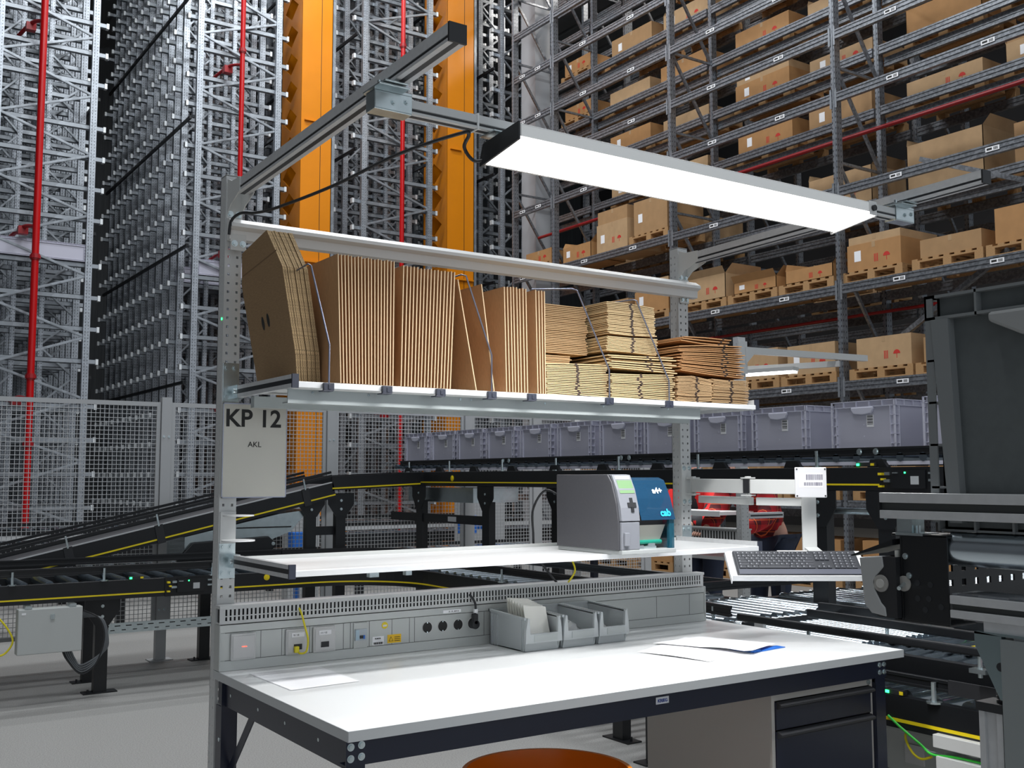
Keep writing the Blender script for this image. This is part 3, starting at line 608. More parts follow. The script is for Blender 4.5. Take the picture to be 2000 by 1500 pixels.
# conveyor beside the bench end: upper bed with long guides
t = thing('roller_conveyor', (2.7, -0.5, 0), 'black edged transfer conveyor with long guide bars along the bench end', 'conveyor')
for nm, x in (('side_panel', 2.36), ('far_side_panel', 2.98)): ob(nm, MB().box(x - 0.02, x + 0.02, -1.9, 1.16, 0.70, 0.785), BLACK, t)
for k in range(14): roller(t, (2.43 + k * 0.04, 0.42, 0.78), (2.43 + k * 0.04, 1.14, 0.78), 0.018, ROLL)
for k in range(28): roller(t, (2.38, 0.36 - k * 0.08, 0.765), (2.96, 0.36 - k * 0.08, 0.765), 0.024, ROLLD)
g = MB()
for k in range(60): g.box(2.50, 2.56, 0.34 - k * 0.037, 0.365 - k * 0.037, 0.79, 0.798)
ob('chain_strip', g, BLACK, t)
def bar(p0, p1, h=0.03, name='guide_bar'):
    m = MB().beam(p0, p1, 0.022, h); ob(name, m, BLACK, t, bev=0.006)
bar((2.26, 0.93, 0.852), (2.2, -1.9, 0.862)); bar((2.62, 0.86, 0.850), (2.6, -1.9, 0.835), 0.036); bar((2.98, 1.1, 0.83), (2.98, -1.9, 0.83), 0.04); bar((2.36, 1.0, 0.80), (3.5, 0.98, 0.80), 0.03)
for x, y in ((2.26, 0.55), (2.24, -0.2), (2.62, 0.45), (2.62, -0.3), (2.62, 0.05), (2.98, 0.5)): ob('guide_post', MB().cyl((x, y, 0.77), (x, y, 0.85), 0.008, 8).box(x - 0.02, x + 0.02, y - 0.03, y + 0.03, 0.785, 0.80), ZINC, t)
ob('yellow_stripe', MB().box(2.955, 2.958, -1.6, 1.0, 0.72, 0.73).box(2.64, 2.68, -0.15, 0.1, 0.795, 0.80), YEL, t)
s = ob('photo_sensor', MB().box(2.60, 2.63, -0.16, -0.10, 0.80, 0.822), BLUE, t); ob('red_light', MB().box(2.598, 2.60, -0.15, -0.12, 0.806, 0.816), LED_R, s)
s = ob('reflector', MB().box(2.30, 2.33, -0.44, -0.38, 0.775, 0.805), FP, t); ob('red_light', MB().box(2.298, 2.30, -0.40, -0.39, 0.79, 0.797), LED_R, s)
ob('reflector', MB().box(2.40, 2.42, 0.92, 0.97, 0.79, 0.82), FP, t)
ob('green_wire', MB().tube([(2.9, 0.3, 0.79), (2.8, -0.2, 0.79), (2.85, -0.8, 0.79)], 0.004), GRN, t)
# lower conveyor with yellow stripe at the bench end
t = thing('roller_conveyor', (2.6, -0.7, 0), 'lower roller conveyor at the bench end with deep black side and bright yellow stripe', 'conveyor')
ob('side_panel', MB().box(2.28, 2.32, -2.0, 1.0, 0.53, 0.645), BLACK, t); ob('far_side_panel', MB().box(2.9, 2.94, -2.0, 1.0, 0.53, 0.645), BLACK, t)
ob('yellow_stripe', MB().box(2.2785, 2.28, -2.0, 1.0, 0.553, 0.565), YEL, t)
for k in range(22): roller(t, (2.32, 0.9 - k * 0.125, 0.635), (2.9, 0.9 - k * 0.125, 0.635), 0.03, ROLL)
guide(t, (2.30, 1.0, 0.708), (2.30, -2.0, 0.708), 0.042, [(.33, .645), (.42, .645)], sd=(-1, 0, 0))
g = MB(); bolts(g, [(2.285, -0.16, 0.71)], (-1, 0, 0), 0.012); ob('joint_plate', MB().prism([(-0.05, 0.685), (-0.05, 0.735), (-0.25, 0.735), (-0.25, 0.685)], 'x', 2.277, 2.287), RUBBER, t); ob('joint_bolt', g, ZINC, t)
s = ob('light_sensor', MB().box(2.285, 2.31, 0.14, 0.22, 0.647, 0.665), RUBBER, t); ob('green_light_or_glint', MB().box(2.282, 2.285, 0.20, 0.215, 0.65, 0.66), LED_G, s); ob('yellow_plug', MB().box(2.282, 2.287, 0.14, 0.155, 0.65, 0.662), LED_Y, s)
leg(t, 2.36, 0.55, 0.53, 'y'); leg(t, 2.36, -1.4, 0.53, 'y'); leg(t, 2.9, 0.55, 0.53, 'y'); leg(t, 2.9, -1.4, 0.53, 'y')

# sloping belt conveyor rising towards the tote line
t = thing('belt_conveyor', (1.5, 6.0, 0), 'black inclined belt conveyor with yellow stripe rising past the hanging sign to the tote line', 'conveyor')
A, B = Vector((-0.95, 5.7, 0.565)), Vector((2.55, 5.7, 1.345)); d = (B - A).normalized(); up = Vector((-d.z, 0, d.x))
def inc(y, w_, off, h, ex=0): m = MB(); m.beam(A + Vector((0, y - 5.7, 0)) + up * off - d * ex, B + Vector((0, y - 5.7, 0)) + up * off + d * ex, w_, h, up); return m
ob('side_panel', inc(5.7, 0.03, 0, 0.125), BLACK, t); ob('far_side_panel', inc(6.24, 0.03, 0, 0.125), BLACK, t)
ob('belt', inc(5.97, 0.46, 0.045, 0.012), mat('dark_belt', (0.045, 0.045, 0.05), 0.6), t)
ob('yellow_stripe', inc(5.684, 0.003, -0.036, 0.011), YEL, t); ob('edge_strip', inc(5.70, 0.02, 0.0665, 0.008), ALU, t)
g = MB(); 
for y in (5.69, 6.25):
    q = inc(y, 0.02, 0.15, 0.02); g.add(q.v, q.f); q = inc(y, 0.02, 0.12, 0.02); g.add(q.v, q.f)
ob('guide_rail', g, BLACK, t)
for f in (0.08, 0.27, 0.42, 0.6, 0.75, 0.93):
    g = MB(); k = MB(); p = A.lerp(B, f); g.beam(p + Vector((0, -0.02, 0)) + up * 0.06, p + Vector((0, -0.02, 0)) + up * 0.15, 0.012, 0.012); k.obox(p + Vector((0, -0.018, 0)), (d, (0, 1, 0), up), (0.03, 0.004, 0.07)); ob('guide_post', g, ZINC, t); ob('joint_plate', k, RUBBER, t)
q = MB(); q.beam((2.53, 5.7, 1.40), (3.35, 5.7, 1.435), 0.03, 0.115); q.beam((2.53, 6.24, 1.40), (3.35, 6.24, 1.435), 0.03, 0.115); ob('head_section', q, BLACK, t)
ob('head_stripe', MB().beam((2.53, 5.683, 1.36), (3.35, 5.683, 1.395), 0.003, 0.011), YEL, t)
q = MB(); q.prism([(1.35, 0.83), (1.6, 0.80), (2.2, 1.02), (2.35, 1.19), (2.1, 1.16), (1.35, 1.0)], 'y', 5.74, 6.2); ob('drive_housing', q, ZINC, t)
ob('chain_guard', MB().prism([(1.4, 0.96), (1.28, 0.83), (1.35, 0.74), (1.55, 0.72), (2.0, 0.83), (2.07, 0.93), (2.0, 0.99)], 'y', 5.705, 5.735), BLACK, t, bev=0.01)
q = MB(); bolts(q, [(2.04, 5.705, 0.93), (1.36, 5.705, 0.80), (2.2, 5.74, 1.1), (2.02, 5.74, 1.0)], (0, -1, 0), 0.012); ob('bolt_heads', q, ZINC, t)
ob('slot', MB().box(1.75, 2.2, 5.735, 5.74, 1.052, 1.062), BLACK, t)
for x in (2.62, 2.36): leg(t, x, 5.74, 1.32)
leg(t, 1.66, 6.2, 0.95)
ob('cross_bar', MB().box(2.36, 2.62, 5.75, 5.79, 0.98, 1.05), BLACK, t)

# level conveyor that carries the grey totes
t = thing('tote_conveyor', (3.75, 2.8, 0), 'long raised black conveyor with yellow stripe carrying a line of grey totes', 'conveyor')
z0, z1 = 1.375, 1.495
ob('side_panel', MB().box(3.38, 3.42, -1.5, 6.3, z0, z1), BLACK, t, bev=0.003); ob('far_side_panel', MB().box(4.14, 4.18, -1.5, 6.3, z0, z1), BLACK, t)
ob('yellow_stripe', MB().box(3.3785, 3.38, -1.5, 0.62, z0 + 0.028, z0 + 0.037).box(3.3785, 3.38, 1.03, 6.3, z0 + 0.028, z0 + 0.037), YEL, t)
for k in range(60): roller(t, (3.42, -1.4 + k * 0.13, 1.545), (4.14, -1.4 + k * 0.13, 1.545), 0.022, ROLLD)
guide(t, (3.43, -1.5, 1.575), (3.43, 6.2, 1.575), 0.045, [((y + 1.5) / 7.7, z1) for y in (0.2, 1.45, 2.35, 3.1, 3.8, 4.5, 5.3, 6.0)], sd=(-1, 0, 0)); guide(t, (4.16, -1.5, 1.6), (4.16, 6.2, 1.6), 0.045)
for k in range(14): y = -1.2 + k * 0.55; ob('roller_bracket', MB().prism([(y, z1), (y + .12, z1), (y + .10, z1 + .04), (y + .03, z1 + .04)], 'x', 3.40, 3.43), BLACK, t)
ob('roller_cover', MB().box(3.425, 3.435, -1.5, 6.2, z1 + .012, z1 + .03), BINL, t)
b = MB(); bolts(b, [(3.42, y, 1.575) for y in (1.08, 1.18, 3.0, 3.08, 4.42, 4.5)], (-1, 0, 0), 0.014); ob('bolt_heads', b, ZINC, t)
b = MB(); bolts(b, [(3.38, 5.2, 1.44)], (-1, 0, 0), 0.02); ob('yellow_cap', b, YEL, t)
module(t, (3.38, 1.03, z0 + 0.0), (0, -1, 0))
s = ob('light_sensor', MB().box(3.39, 3.42, 1.06, 1.18, z1 + .004, z1 + 0.025), RUBBER, t); ob('green_light_or_glint', MB().box(3.386, 3.39, 1.16, 1.175, z1 + .008, z1 + 0.02), LED_G, s); ob('yellow_plug', MB().box(3.386, 3.39, 1.07, 1.09, z1 + .008, z1 + 0.02), LED_Y, s)
for y in (5.76, 4.69, 1.42, 1.0, -0.9): leg(t, 3.41, y, z0, 'y', 0.10); leg(t, 4.16, y + 0.1, z0, 'y', 0.10, name='rear_leg')
ob('cross_bar', MB().box(3.39, 3.43, 4.72, 5.74, 1.07, 1.14).box(3.39, 3.43, 5.79, 6.3, 1.07, 1.14), BLACK, t)
ob('tie_rod', MB().cyl((3.45, 1.4, 1.27), (3.45, -0.9, 1.27), 0.018, 12), ZINC, t)
ob('drive_box', MB().box(3.46, 3.9, 5.0, 6.1, 1.24, 1.36), ZINC, t); ob('rating_plate', MB().box(3.386, 3.389, 5.15, 5.28, 1.085, 1.125), FP, t)
# totes riding on it
ty = [6.255, 5.77, 5.33, 4.87, 4.385, 3.905, 3.41, 2.945, 2.475, 1.995, 1.42, 0.86]
TL = ['farthest grey tote at the very end of the conveyor line', 'second grey tote from the far end of the line', 'third grey tote from the far end of the line', 'fourth grey tote from the far end, seen above the left fence post gap', 'grey tote on the conveyor, fifth from the far end', 'grey tote on the line, sixth from the far end', 'grey tote just beyond the printer, seventh from the far end', 'grey tote above the label printer, partly behind the perforated post', 'grey tote showing just beside the perforated post', 'grey tote under the end of the carton shelf', 'largest-looking grey tote of the line, beside the big dark tote', 'grey tote mostly hidden by the big dark tote']
first = None
for y, l in zip(ty, TL):
    loc = (3.5, y - 0.405, 1.567)
    l = l.replace(' left', '')
    if first is None: first = tote('conveyor_tote', 0.6, 0.405, 0.277, BIN, BINL, l, 'tote', 'grey totes riding on the conveyor line', loc)
    else: dup(first, loc, l)

# control cabinets, tray and cables under the lower conveyor
def cabinet(x0, x1, lab):
    t = thing('control_cabinet', ((x0 + x1) / 2, 5.0, 0.33), lab, 'cabinet', 'control cabinets under the conveyor')
    ob('case', MB().box(x0, x1, 5.0, 5.09, 0.335, 0.62), mat('cabinet_grey', (0.52, 0.54, 0.53), 0.45), t, bev=0.006)
    ob('lock', MB().box(x0 + .19, x0 + .215, 4.992, 5.0, 0.55, 0.58).cyl((x0 + .2025, 4.988, .565), (x0 + .2025, 4.992, .565), .007, 10), ZINC, t)
    ob('type_label', MB().box(x0 + .02, x0 + .045, 4.9985, 5.0, 0.585, 0.597), PAPER, t)
    ob('mounting_rail', MB().box(x0 + 0.04, x0 + 0.08, 5.0, 5.09, 0.62, 0.64).box(x1 - 0.08, x1 - 0.04, 5.0, 5.09, 0.62, 0.64), ZINC, t)
cabinet(0.09, 0.475, 'light grey control cabinet with lock, hung under the conveyor beside the black leg')
cabinet(-0.42, -0.02, 'light grey control cabinet under the conveyor, cut by the picture edge')
CAB = mat('grey_cable', (0.13, 0.14, 0.15), 0.4)
for k in range(5):
    tag(ob('cable_loop', MB().tube([(0.50, 5.1 + .01 * k, 0.58 - k * .012), (0.60 + k * .004, 5.08, 0.52), (0.63 + k * .006, 5.06, 0.40 - k * .01), (0.59 + k * .005, 5.08, 0.24 + k * .012), (0.50, 5.1, 0.17 + k * .014), (0.41 + k * .012, 5.12, 0.27), (0.38 + k * .012, 5.12, 0.34)], 0.006, 6), [CAB, RUBBER][k == 0], smooth=True), 'grey cable looping down from the control cabinet beside the black leg', 'cable', 'cables looping from the control cabinet')
tag(ob('earth_cable', MB().tube([(-0.02, 5.06, 0.58), (0.04, 5.05, 0.5), (0.07, 5.04, 0.42), (0.03, 5.05, 0.35), (-0.03, 5.06, 0.33)], 0.006, 6), YELC), 'yellow-green earth cable hanging between the two control cabinets', 'cable')
t = thing('cable_tray', (2.0, 5.9, 0.3), 'perforated grey cable tray running low behind the conveyor legs', 'cable tray')
ob('tray', MB().box(0.72, 4.5, 5.83, 5.836, 0.31, 0.385).box(0.72, 4.5, 5.836, 6.04, 0.31, 0.315), ZINC, t)
q = MB()
for k in range(46): q.box(0.80 + k * 0.08, 0.84 + k * 0.08, 5.8285, 5.83, 0.36, 0.367); q.box(0.77 + k * 0.08, 0.80 + k * 0.08, 5.8285, 5.83, 0.33, 0.336)
ob('slots', q, INK, t, kind='stuff')

# low conveyors and cabinets beyond the fence
for j, (y, z, lab) in enumerate([(8.2, 0.62, 'low conveyor just beyond the mesh fence'), (10.2, 0.72, 'low conveyor farther beyond the fence, before the racks'), (12.3, 0.78, 'farthest low conveyor at the foot of the racks')]):
    t = thing('roller_conveyor', (3, y, 0), lab + ', zinc rollers', 'conveyor')
    ob('side_panel', MB().box(-2, 9, y - 0.02, y + 0.02, z - 0.13, z).box(-2, 9, y + 0.6, y + 0.64, z - 0.13, z), BLACK, t)
    for k in range(56): roller(t, (-1.9 + k * 0.195, y + 0.02, z - 0.01), (-1.9 + k * 0.195, y + 0.6, z - 0.01), 0.03, ROLLD if j else ROLL)
    ob('guide_rail', MB().box(-2, 9, y - 0.03, y - 0.02, z + 0.06, z + 0.10), ALU if j == 1 else BLACK, t)
    for x in (-1, 1.5, 4, 6.5): ob('leg', MB().box(x - 0.04, x + 0.04, y - 0.03, y + 0.03, 0, z - 0.13), BLACK, t); ob('leg', MB().box(x - 0.04, x + 0.04, y + .58, y + 0.65, 0, z - 0.13), BLACK, t)
tag(ob('switch_cabinet', MB().box(6.1, 6.7, 9.4, 9.7, 0.0, 1.35), FP, bev=.01), 'grey switch cabinet beyond the fence behind the level conveyor legs', 'cabinet')
tag(ob('switch_cabinet', MB().box(3.75, 4.15, 9.6, 9.8, 0.0, 1.3), FP, bev=.01), 'small grey switch cabinet beyond the fence below the sloping belt head', 'cabinet')
tag(ob('blue_motor', MB().box(3.52, 3.68, 8.9, 9.05, 0.66, 0.84).cyl((3.68, 8.97, .75), (3.8, 8.97, .75), .06, 12).box(3.57, 3.63, 8.95, 9.0, 0, .66), BLUE, bev=.01), 'blue drive motor beyond the fence, by the black conveyor legs', 'motor')
tag(ob('blue_motor', MB().box(5.75, 5.95, 8.9, 9.05, 0.75, 0.98).cyl((5.95, 8.97, .86), (6.08, 8.97, .86), .07, 12).box(5.82, 5.88, 8.95, 9.0, 0, .75), BLUE, bev=.01), 'blue drive motor beyond the fence, beside the printer', 'motor')
# ------------------------------------------------------------------ packing station: posts, rail, arms, lamp
def post(x0, zt, lab, nm='perforated_post', y0=0.977, wd=0.0555, dp=0.054, z0=0.0, pit=0.0286):
    t = thing(nm, (x0 + wd / 2, y0 + dp / 2, z0), lab, 'post', 'perforated uprights of the packing bench')
    n = int((zt - z0 - 0.02) / pit); vs = [0.0]; 
    for k in range(n): b = 0.012 + k * pit; vs += [b, b + 0.0085]
    vs.append(zt - z0); us = [0, 0.010, 0.0175, wd - 0.0175, wd - 0.010, wd]
    m = MB().plate((x0, y0 + .002, z0), (1, 0, 0), (0, 0, 1), us, vs, lambda i, j: i in (1, 3) and j % 2 == 1, 0.002)
    us2 = [0, 0.014, 0.018, dp - 0.016, dp - 0.012, dp - .004]
    m.plate((x0, y0 + .002, z0), (0, 1, 0), (0, 0, 1), us2, vs, lambda i, j: i in (1, 3) and j % 2 == 1, 0.002)
    m.plate((x0 + wd - 0.002, y0 + .002, z0), (0, 1, 0), (0, 0, 1), us2, vs, lambda i, j: i in (1, 3) and j % 2 == 1, 0.002)
    m.box(x0, x0 + 0.016, y0 + dp - 0.004, y0 + dp - 0.002, z0, zt); m.box(x0 + wd - 0.016, x0 + wd, y0 + dp - 0.004, y0 + dp - 0.002, z0, zt)
    ob('profile', m, LGP, t); return t
def bplate(t, x0, x1, y, z0, z1, m=ZINC, pts=None, nm='bracket_plate', r=0.0085):
    o = ob(nm, MB().box(x0, x1, y - 0.003, y, z0, z1), m, t, bev=0.002)
    b = MB(); bolts(b, pts or [(x0 + .013, y - .003, z1 - .016), (x1 - .013, y - .003, z1 - .016), (x0 + .013, y - .003, z0 + .016), (x1 - .013, y - .003, z0 + .016)], (0, -1, 0), r); ob('bolts', b, ZINC, o); return o
PL = post(0.006, 2.43, 'tall perforated light grey post carrying the KP 12 sign'); PR = post(1.986, 2.43, 'tall perforated light grey post behind the label printer')
for t, x in ((PL, 0.006), (PR, 1.986)):
    bplate(t, x + 0.002, x + 0.0555, 0.977, 2.286, 2.405, LG, nm='arm_plate')
    bplate(t, x + 0.002, x + 0.0555, 0.977, 1.69, 1.815); bplate(t, x + 0.002, x + 0.0555, 0.977, 1.13, 1.245)
    ob('post_cap', MB().box(x, x + 0.0555, 0.977, 1.03, 2.428, 2.432), LG, t)
ob('green_light_or_glint', MB().box(0.0045, 0.006, 0.988, 0.994, 1.955, 1.962), LED_G, PL)  # green reflection on the post, put in as a tiny emissive chip
o = ob('rear_plate', MB().box(1.987, 2.04, 0.972, 0.977, 1.33, 1.50), LG, PR); b = MB(); bolts(b, [(2.0, .972, 1.485), (2.03, .972, 1.485), (2.0, .972, 1.345), (2.03, .972, 1.345)], (0, -1, 0)); ob('bolts', b, ZINC, o)
o = ob('cup_ring', MB().cyl((0.05, 0.92, 1.327), (0.05, 0.92, 1.331), 0.048, 24).cyl((0.05, 0.92, 1.249), (0.05, 0.92, 1.253), 0.052, 24), WHITE, PL, smooth=True); ob('ring_plate', MB().box(0.01, 0.06, 0.971, 0.977, 1.24, 1.34), LGP, PL)
t = thing('cross_rail', (1.04, 0.96, 2.2), 'long light grey folded steel rail across the top of both perforated posts', 'rail')
ob('profile', MB().prism([(0.974, 2.284), (0.955, 2.282), (0.926, 2.264), (0.924, 2.252), (0.945, 2.243), (0.946, 2.214), (0.974, 2.212)], 'x', 0.010, 2.070), mat('rail_white_grey', (0.68, 0.68, 0.67), 0.35), t)
for x in (0.014, 1.99): bplate(t, x, x + 0.052, 0.972, 2.19, 2.292, LG, nm='end_plate') if x > 1 else bplate(t, x, x + 0.052, 0.948, 2.178, 2.232, LG, [(x + .013, .945, 2.2), (x + .04, .945, 2.2)], nm='end_plate')
def top_arm(x, lab):
    t = thing('cantilever_arm', (x + 0.02, 0.97, 2.37), lab, 'arm', 'aluminium arms reaching forward from the posts')
    yA, yB = 0.90, -0.43; zA, zB = 2.395, 2.427; h = 0.042
    def seg(x0, x1, o0, o1): m = MB(); m.add([(xx, yy, zz + oo) for yy, zz in ((yA, zA), (yB, zB)) for oo in (o0, o1) for xx in (x0, x1)], [(0, 1, 3, 2), (4, 6, 7, 5), (0, 4, 5, 1), (2, 3, 7, 6), (0, 2, 6, 4), (1, 5, 7, 3)]); return m
    m = seg(x + .003, x + .043, -h, -0.0005)
    for a, c in ((-0.026, 0), (-h, -0.034)): q = seg(x, x + 0.003, a, c); m.add(q.v, q.f)
    ob('profile', m, ALU, t)
    q = seg(x + .0015, x + 0.003, -0.034, -0.027); ob('groove', q, ALUD, t); q = seg(x + .014, x + .028, -h - 0.0006, -h); ob('under_groove', q, ALUD, t)
    ob('end_cap', MB().add([(xx, yy, zz) for yy in (yB - 0.006, yB) for zz in (zB - h - .001, zB + .001) for xx in (x - .001, x + .044)], [(0, 1, 3, 2), (4, 6, 7, 5), (0, 4, 5, 1), (2, 3, 7, 6), (0, 2, 6, 4), (1, 5, 7, 3)]), RUBBER, t)
    g = MB()
    for xx in (x - 0.003, x + 0.044): g.prism([(0.972, 2.415), (0.972, 2.30), (0.94, 2.325), (0.86, 2.352), (0.86, 2.398), (0.93, 2.40)], 'x', xx, xx + 0.003)
    ob('gusset', g, LG, t)
top_arm(0.012, 'long aluminium arm with dark end cap, on the post with the sign'); top_arm(1.992, 'long aluminium arm with dark end cap, on the post behind the printer')
t = thing('lamp_crossbar', (1.0, -0.13, 2.318), 'light aluminium crossbar bolted under both arms that carries the lamp', 'bar')
m = MB().box(0.03, 1.99, -0.147, -0.113, 2.318, 2.353); 
for z in (2.340, 2.350): m.box(0.03, 1.99, -0.15, -0.147, z - 0.008, z + 0.002)
m.box(0.03, 1.99, -0.15, -0.147, 2.318, 2.324); ob('profile', m, mat('pale_aluminium', (0.62, 0.63, 0.63), 0.38), t); ob('groove', MB().box(0.03, 1.99, -0.1475, -0.147, 2.324, 2.331).box(0.03, 1.99, -0.137, -0.123, 2.3172, 2.318), ALUD, t)
for x, s in ((-0.025, 0), (1.93, 1)):
    o = ob('clamp_bracket', MB().box(x, x + .10, -0.154, -0.151, 2.315, 2.365).box(x, x + .10, -0.154, -0.108, 2.356, 2.359).box(x, x + .10, -0.154, -0.108, 2.312, 2.315).box(x, x + 0.003, -0.154, -0.108, 2.315, 2.36).box(x, x + .08, -0.18, -0.09, 2.364, 2.368).box(x + .01, x + .07, -0.19, -0.07, 2.370, 2.374), ZINC, t, bev=0.001)
    b = MB(); bolts(b, [(x + .05, -.154, 2.335), (x + .085, -.154, 2.342)], (0, -1, 0), 0.006); bolts(b, [(x + .02, -.14, 2.374), (x + .06, -.14, 2.374)], (0, 0, 1), 0.007, .012); ob('bolts', b, ZINC, o)
ob('cable_tie', MB().box(0.262, 0.267, -0.152, -0.111, 2.315, 2.356), WHITE, t)

t = thing('work_lamp', (1.0, -0.17, 2.24), 'bright long white LED work lamp hanging under the crossbar', 'lamp')
LH = mat('lamp_housing_white', (0.78, 0.78, 0.77), 0.35)
hx0, hx1 = 0.322, 1.688
ob('housing', MB().prism([(-0.252, 2.312), (-0.244, 2.316), (-0.09, 2.300), (-0.078, 2.262), (-0.078, 2.252), (-0.086, 2.252), (-0.086, 2.262), (-0.246, 2.284), (-0.252, 2.281)], 'x', hx0, hx1), LH, t)
dif = mat('lit_lamp_diffuser', (1.0, 1.0, 0.985), 0.4, emit=2.6)
ob('front_face_glow', MB().box(hx0 + .004, hx1 - .032, -0.2535, -0.252, 2.2815, 2.309), mat('housing_glow_white', (0.80, 0.81, 0.80), 0.4, emit=0.14), t)  # housing front face; weak emission put in for the light falling on it
ob('diffuser', MB().prism([(-0.247, 2.281), (-0.087, 2.257), (-0.087, 2.252), (-0.247, 2.276)], 'x', hx0 + 0.004, hx1 - 0.004), dif, t)
o = ob('end_plate', MB().prism([(-0.254, 2.318), (-0.09, 2.303), (-0.074, 2.262), (-0.074, 2.245), (-0.254, 2.272)], 'x', hx0 - 0.006, hx0), RUBBER, t, bev=0.001)
o = ob('end_plate', MB().prism([(-0.254, 2.316), (-0.09, 2.303), (-0.074, 2.262), (-0.074, 2.245), (-0.254, 2.270)], 'x', hx1, hx1 + 0.006).box(hx1 - 0.03, hx1 + .003, -0.2545, -0.252, 2.272, 2.316), LH, t, bev=0.001)
ob('knob', MB().cyl((hx1 - 0.012, -0.262, 2.294), (hx1 - 0.012, -0.254, 2.294), 0.0095, 20), RUBBER, o)
ob('mount_bracket', MB().box(0.30, 0.36, -0.17, -0.10, 2.3135, 2.3165).cyl((0.325, -0.15, 2.295), (0.325, -0.15, 2.314), 0.007, 8), ZINC, t)
area('work_lamp_light', (1.005, -0.168, 2.248), (math.radians(-8.5), 0, 0), 1.34, 0.15, 33, (1.0, 1.0, 1.0))
tag(ob('lamp_cable', MB().tube([(0.325, -0.09, 2.262), (0.30, -0.07, 2.262), (0.27, -0.075, 2.29), (0.262, -0.11, 2.312), (0.24, -0.10, 2.313), (0.16, 0.08, 2.292), (0.10, 0.35, 2.262), (0.06, 0.66, 2.262), (0.052, 0.82, 2.278), (0.03, 0.90, 2.29), (0.010, 0.93, 2.27), (0.006, 0.94, 2.225)], 0.0048, 8), RUBBER, smooth=True), 'black cable sagging from the lamp back to the perforated post', 'cable')

# sign
t = thing('hanging_sign', (0.117, 0.968, 1.383), 'laminated sheet reading KP 12 and AKL on the perforated post', 'sign')
ob('sheet', MB().box(0.0086, 0.2246, 0.9665, 0.9705, 1.383, 1.686), mat('laminated_silver_sheet', (0.60, 0.58, 0.52), 0.22, 0.25), t)
q = MB(); e = 0.003
for a in ((0.0086, 0.2246, 1.383, 1.383 + e), (0.0086, 0.2246, 1.686 - e, 1.686), (0.0086, 0.0086 + e, 1.383, 1.686), (0.2246 - e, 0.2246, 1.383, 1.686)): q.box(a[0], a[1], 0.966, 0.9665, a[2], a[3])
ob('film_edge', q, mat('film_edge_blue', (0.35, 0.38, 0.50), 0.3), t)
text('lettering_KP_12', 'KP 12', 0.078, INK, t, (0.0155, 0.9658, 1.612), FY, 0.0016, 0.0003, 0.99)
text('lettering_AKL', 'AKL', 0.025, INK, t, (0.092, 0.9658, 1.546), FY, 0.0001, 0.0003)

# ------------------------------------------------------------------ shelves
def shelf(zb, zt, nm, lab, groups, board_t, under=None):
    t = thing(nm, (0.98, 0.7, zb), lab, 'shelf')
    ob('board', MB().box(0.060, 1.912, 0.482, 0.93, zt - board_t, zt), WHITE if 'lower' in nm else LG, t, bev=0.0015)
    ob('front_edge', MB().box(0.060, 1.912, 0.479, 0.482, zb + (0.004 if 'lower' in nm else 0.001), zt - 0.001), mat('bright_shelf_edge', (0.74, 0.75, 0.76), 0.3), t, bev=0.001)
    for x in (0.042, 1.912):
        m = MB().box(x + (.003 if x < 1 else 0), x + 0.018, 0.486, 0.955, zb, zb + 0.038)
        if x < 1: m.box(x, x + .003, 0.486, 0.955, zb, zb + .012).box(x, x + .003, 0.486, 0.955, zb + .026, zb + .038)
        o = ob('side_profile', m, ALU, t)
        if x < 1: ob('groove', MB().box(x + .0022, x + .003, 0.486, 0.955, zb + .012, zb + .026), ALUD, o)
        ob('end_cap', MB().box(x - .001, x + .019, 0.479, 0.486, zb - .001, zb + .039), CLIPM, t)
        ob('arm_bracket', MB().box(x - 0.002, x + 0.020, 0.93, 0.976, zb - 0.002, zb + 0.04).cyl((x - .001, 0.94, zb + .02), (x - .012, 0.94, zb + .02), 0.009, 10), ZINC, t)
    return t
US = shelf(1.702, 1.7205, 'carton_shelf', 'upper shelf loaded with cartons between the perforated posts', None, 0.006)
ob('under_beam', MB().box(0.045, 1.66, 0.52, 0.524, 1.660, 1.7005).box(0.045, 1.66, 0.524, 0.56, 1.660, 1.664).box(0.06, 1.9, 0.83, 0.86, 1.665, 1.7), mat('grey_green_steel', (0.46, 0.50, 0.50), 0.35, 0.3), US)
b = MB(); bolts(b, [(x, 0.52, 1.693) for x in (0.12, 0.3, 0.62, 0.66, 0.95, 1.2, 1.5)], (0, -1, 0), 0.003, 0.002); ob('rivets', b, ZINC, US)
MS = shelf(1.166, 1.188, 'lower_shelf', 'white shelf carrying the label printer between the posts', None, 0.018)
ob('rear_lip', MB().box(0.06, 1.912, 0.93, 0.934, 1.166, 1.20), LG, MS)
ob('clip', MB().box(0.30, 0.33, 0.5, 0.52, 1.155, 1.17).box(0.42, 0.44, 0.5, 0.52, 1.155, 1.17), ZINC, MS)

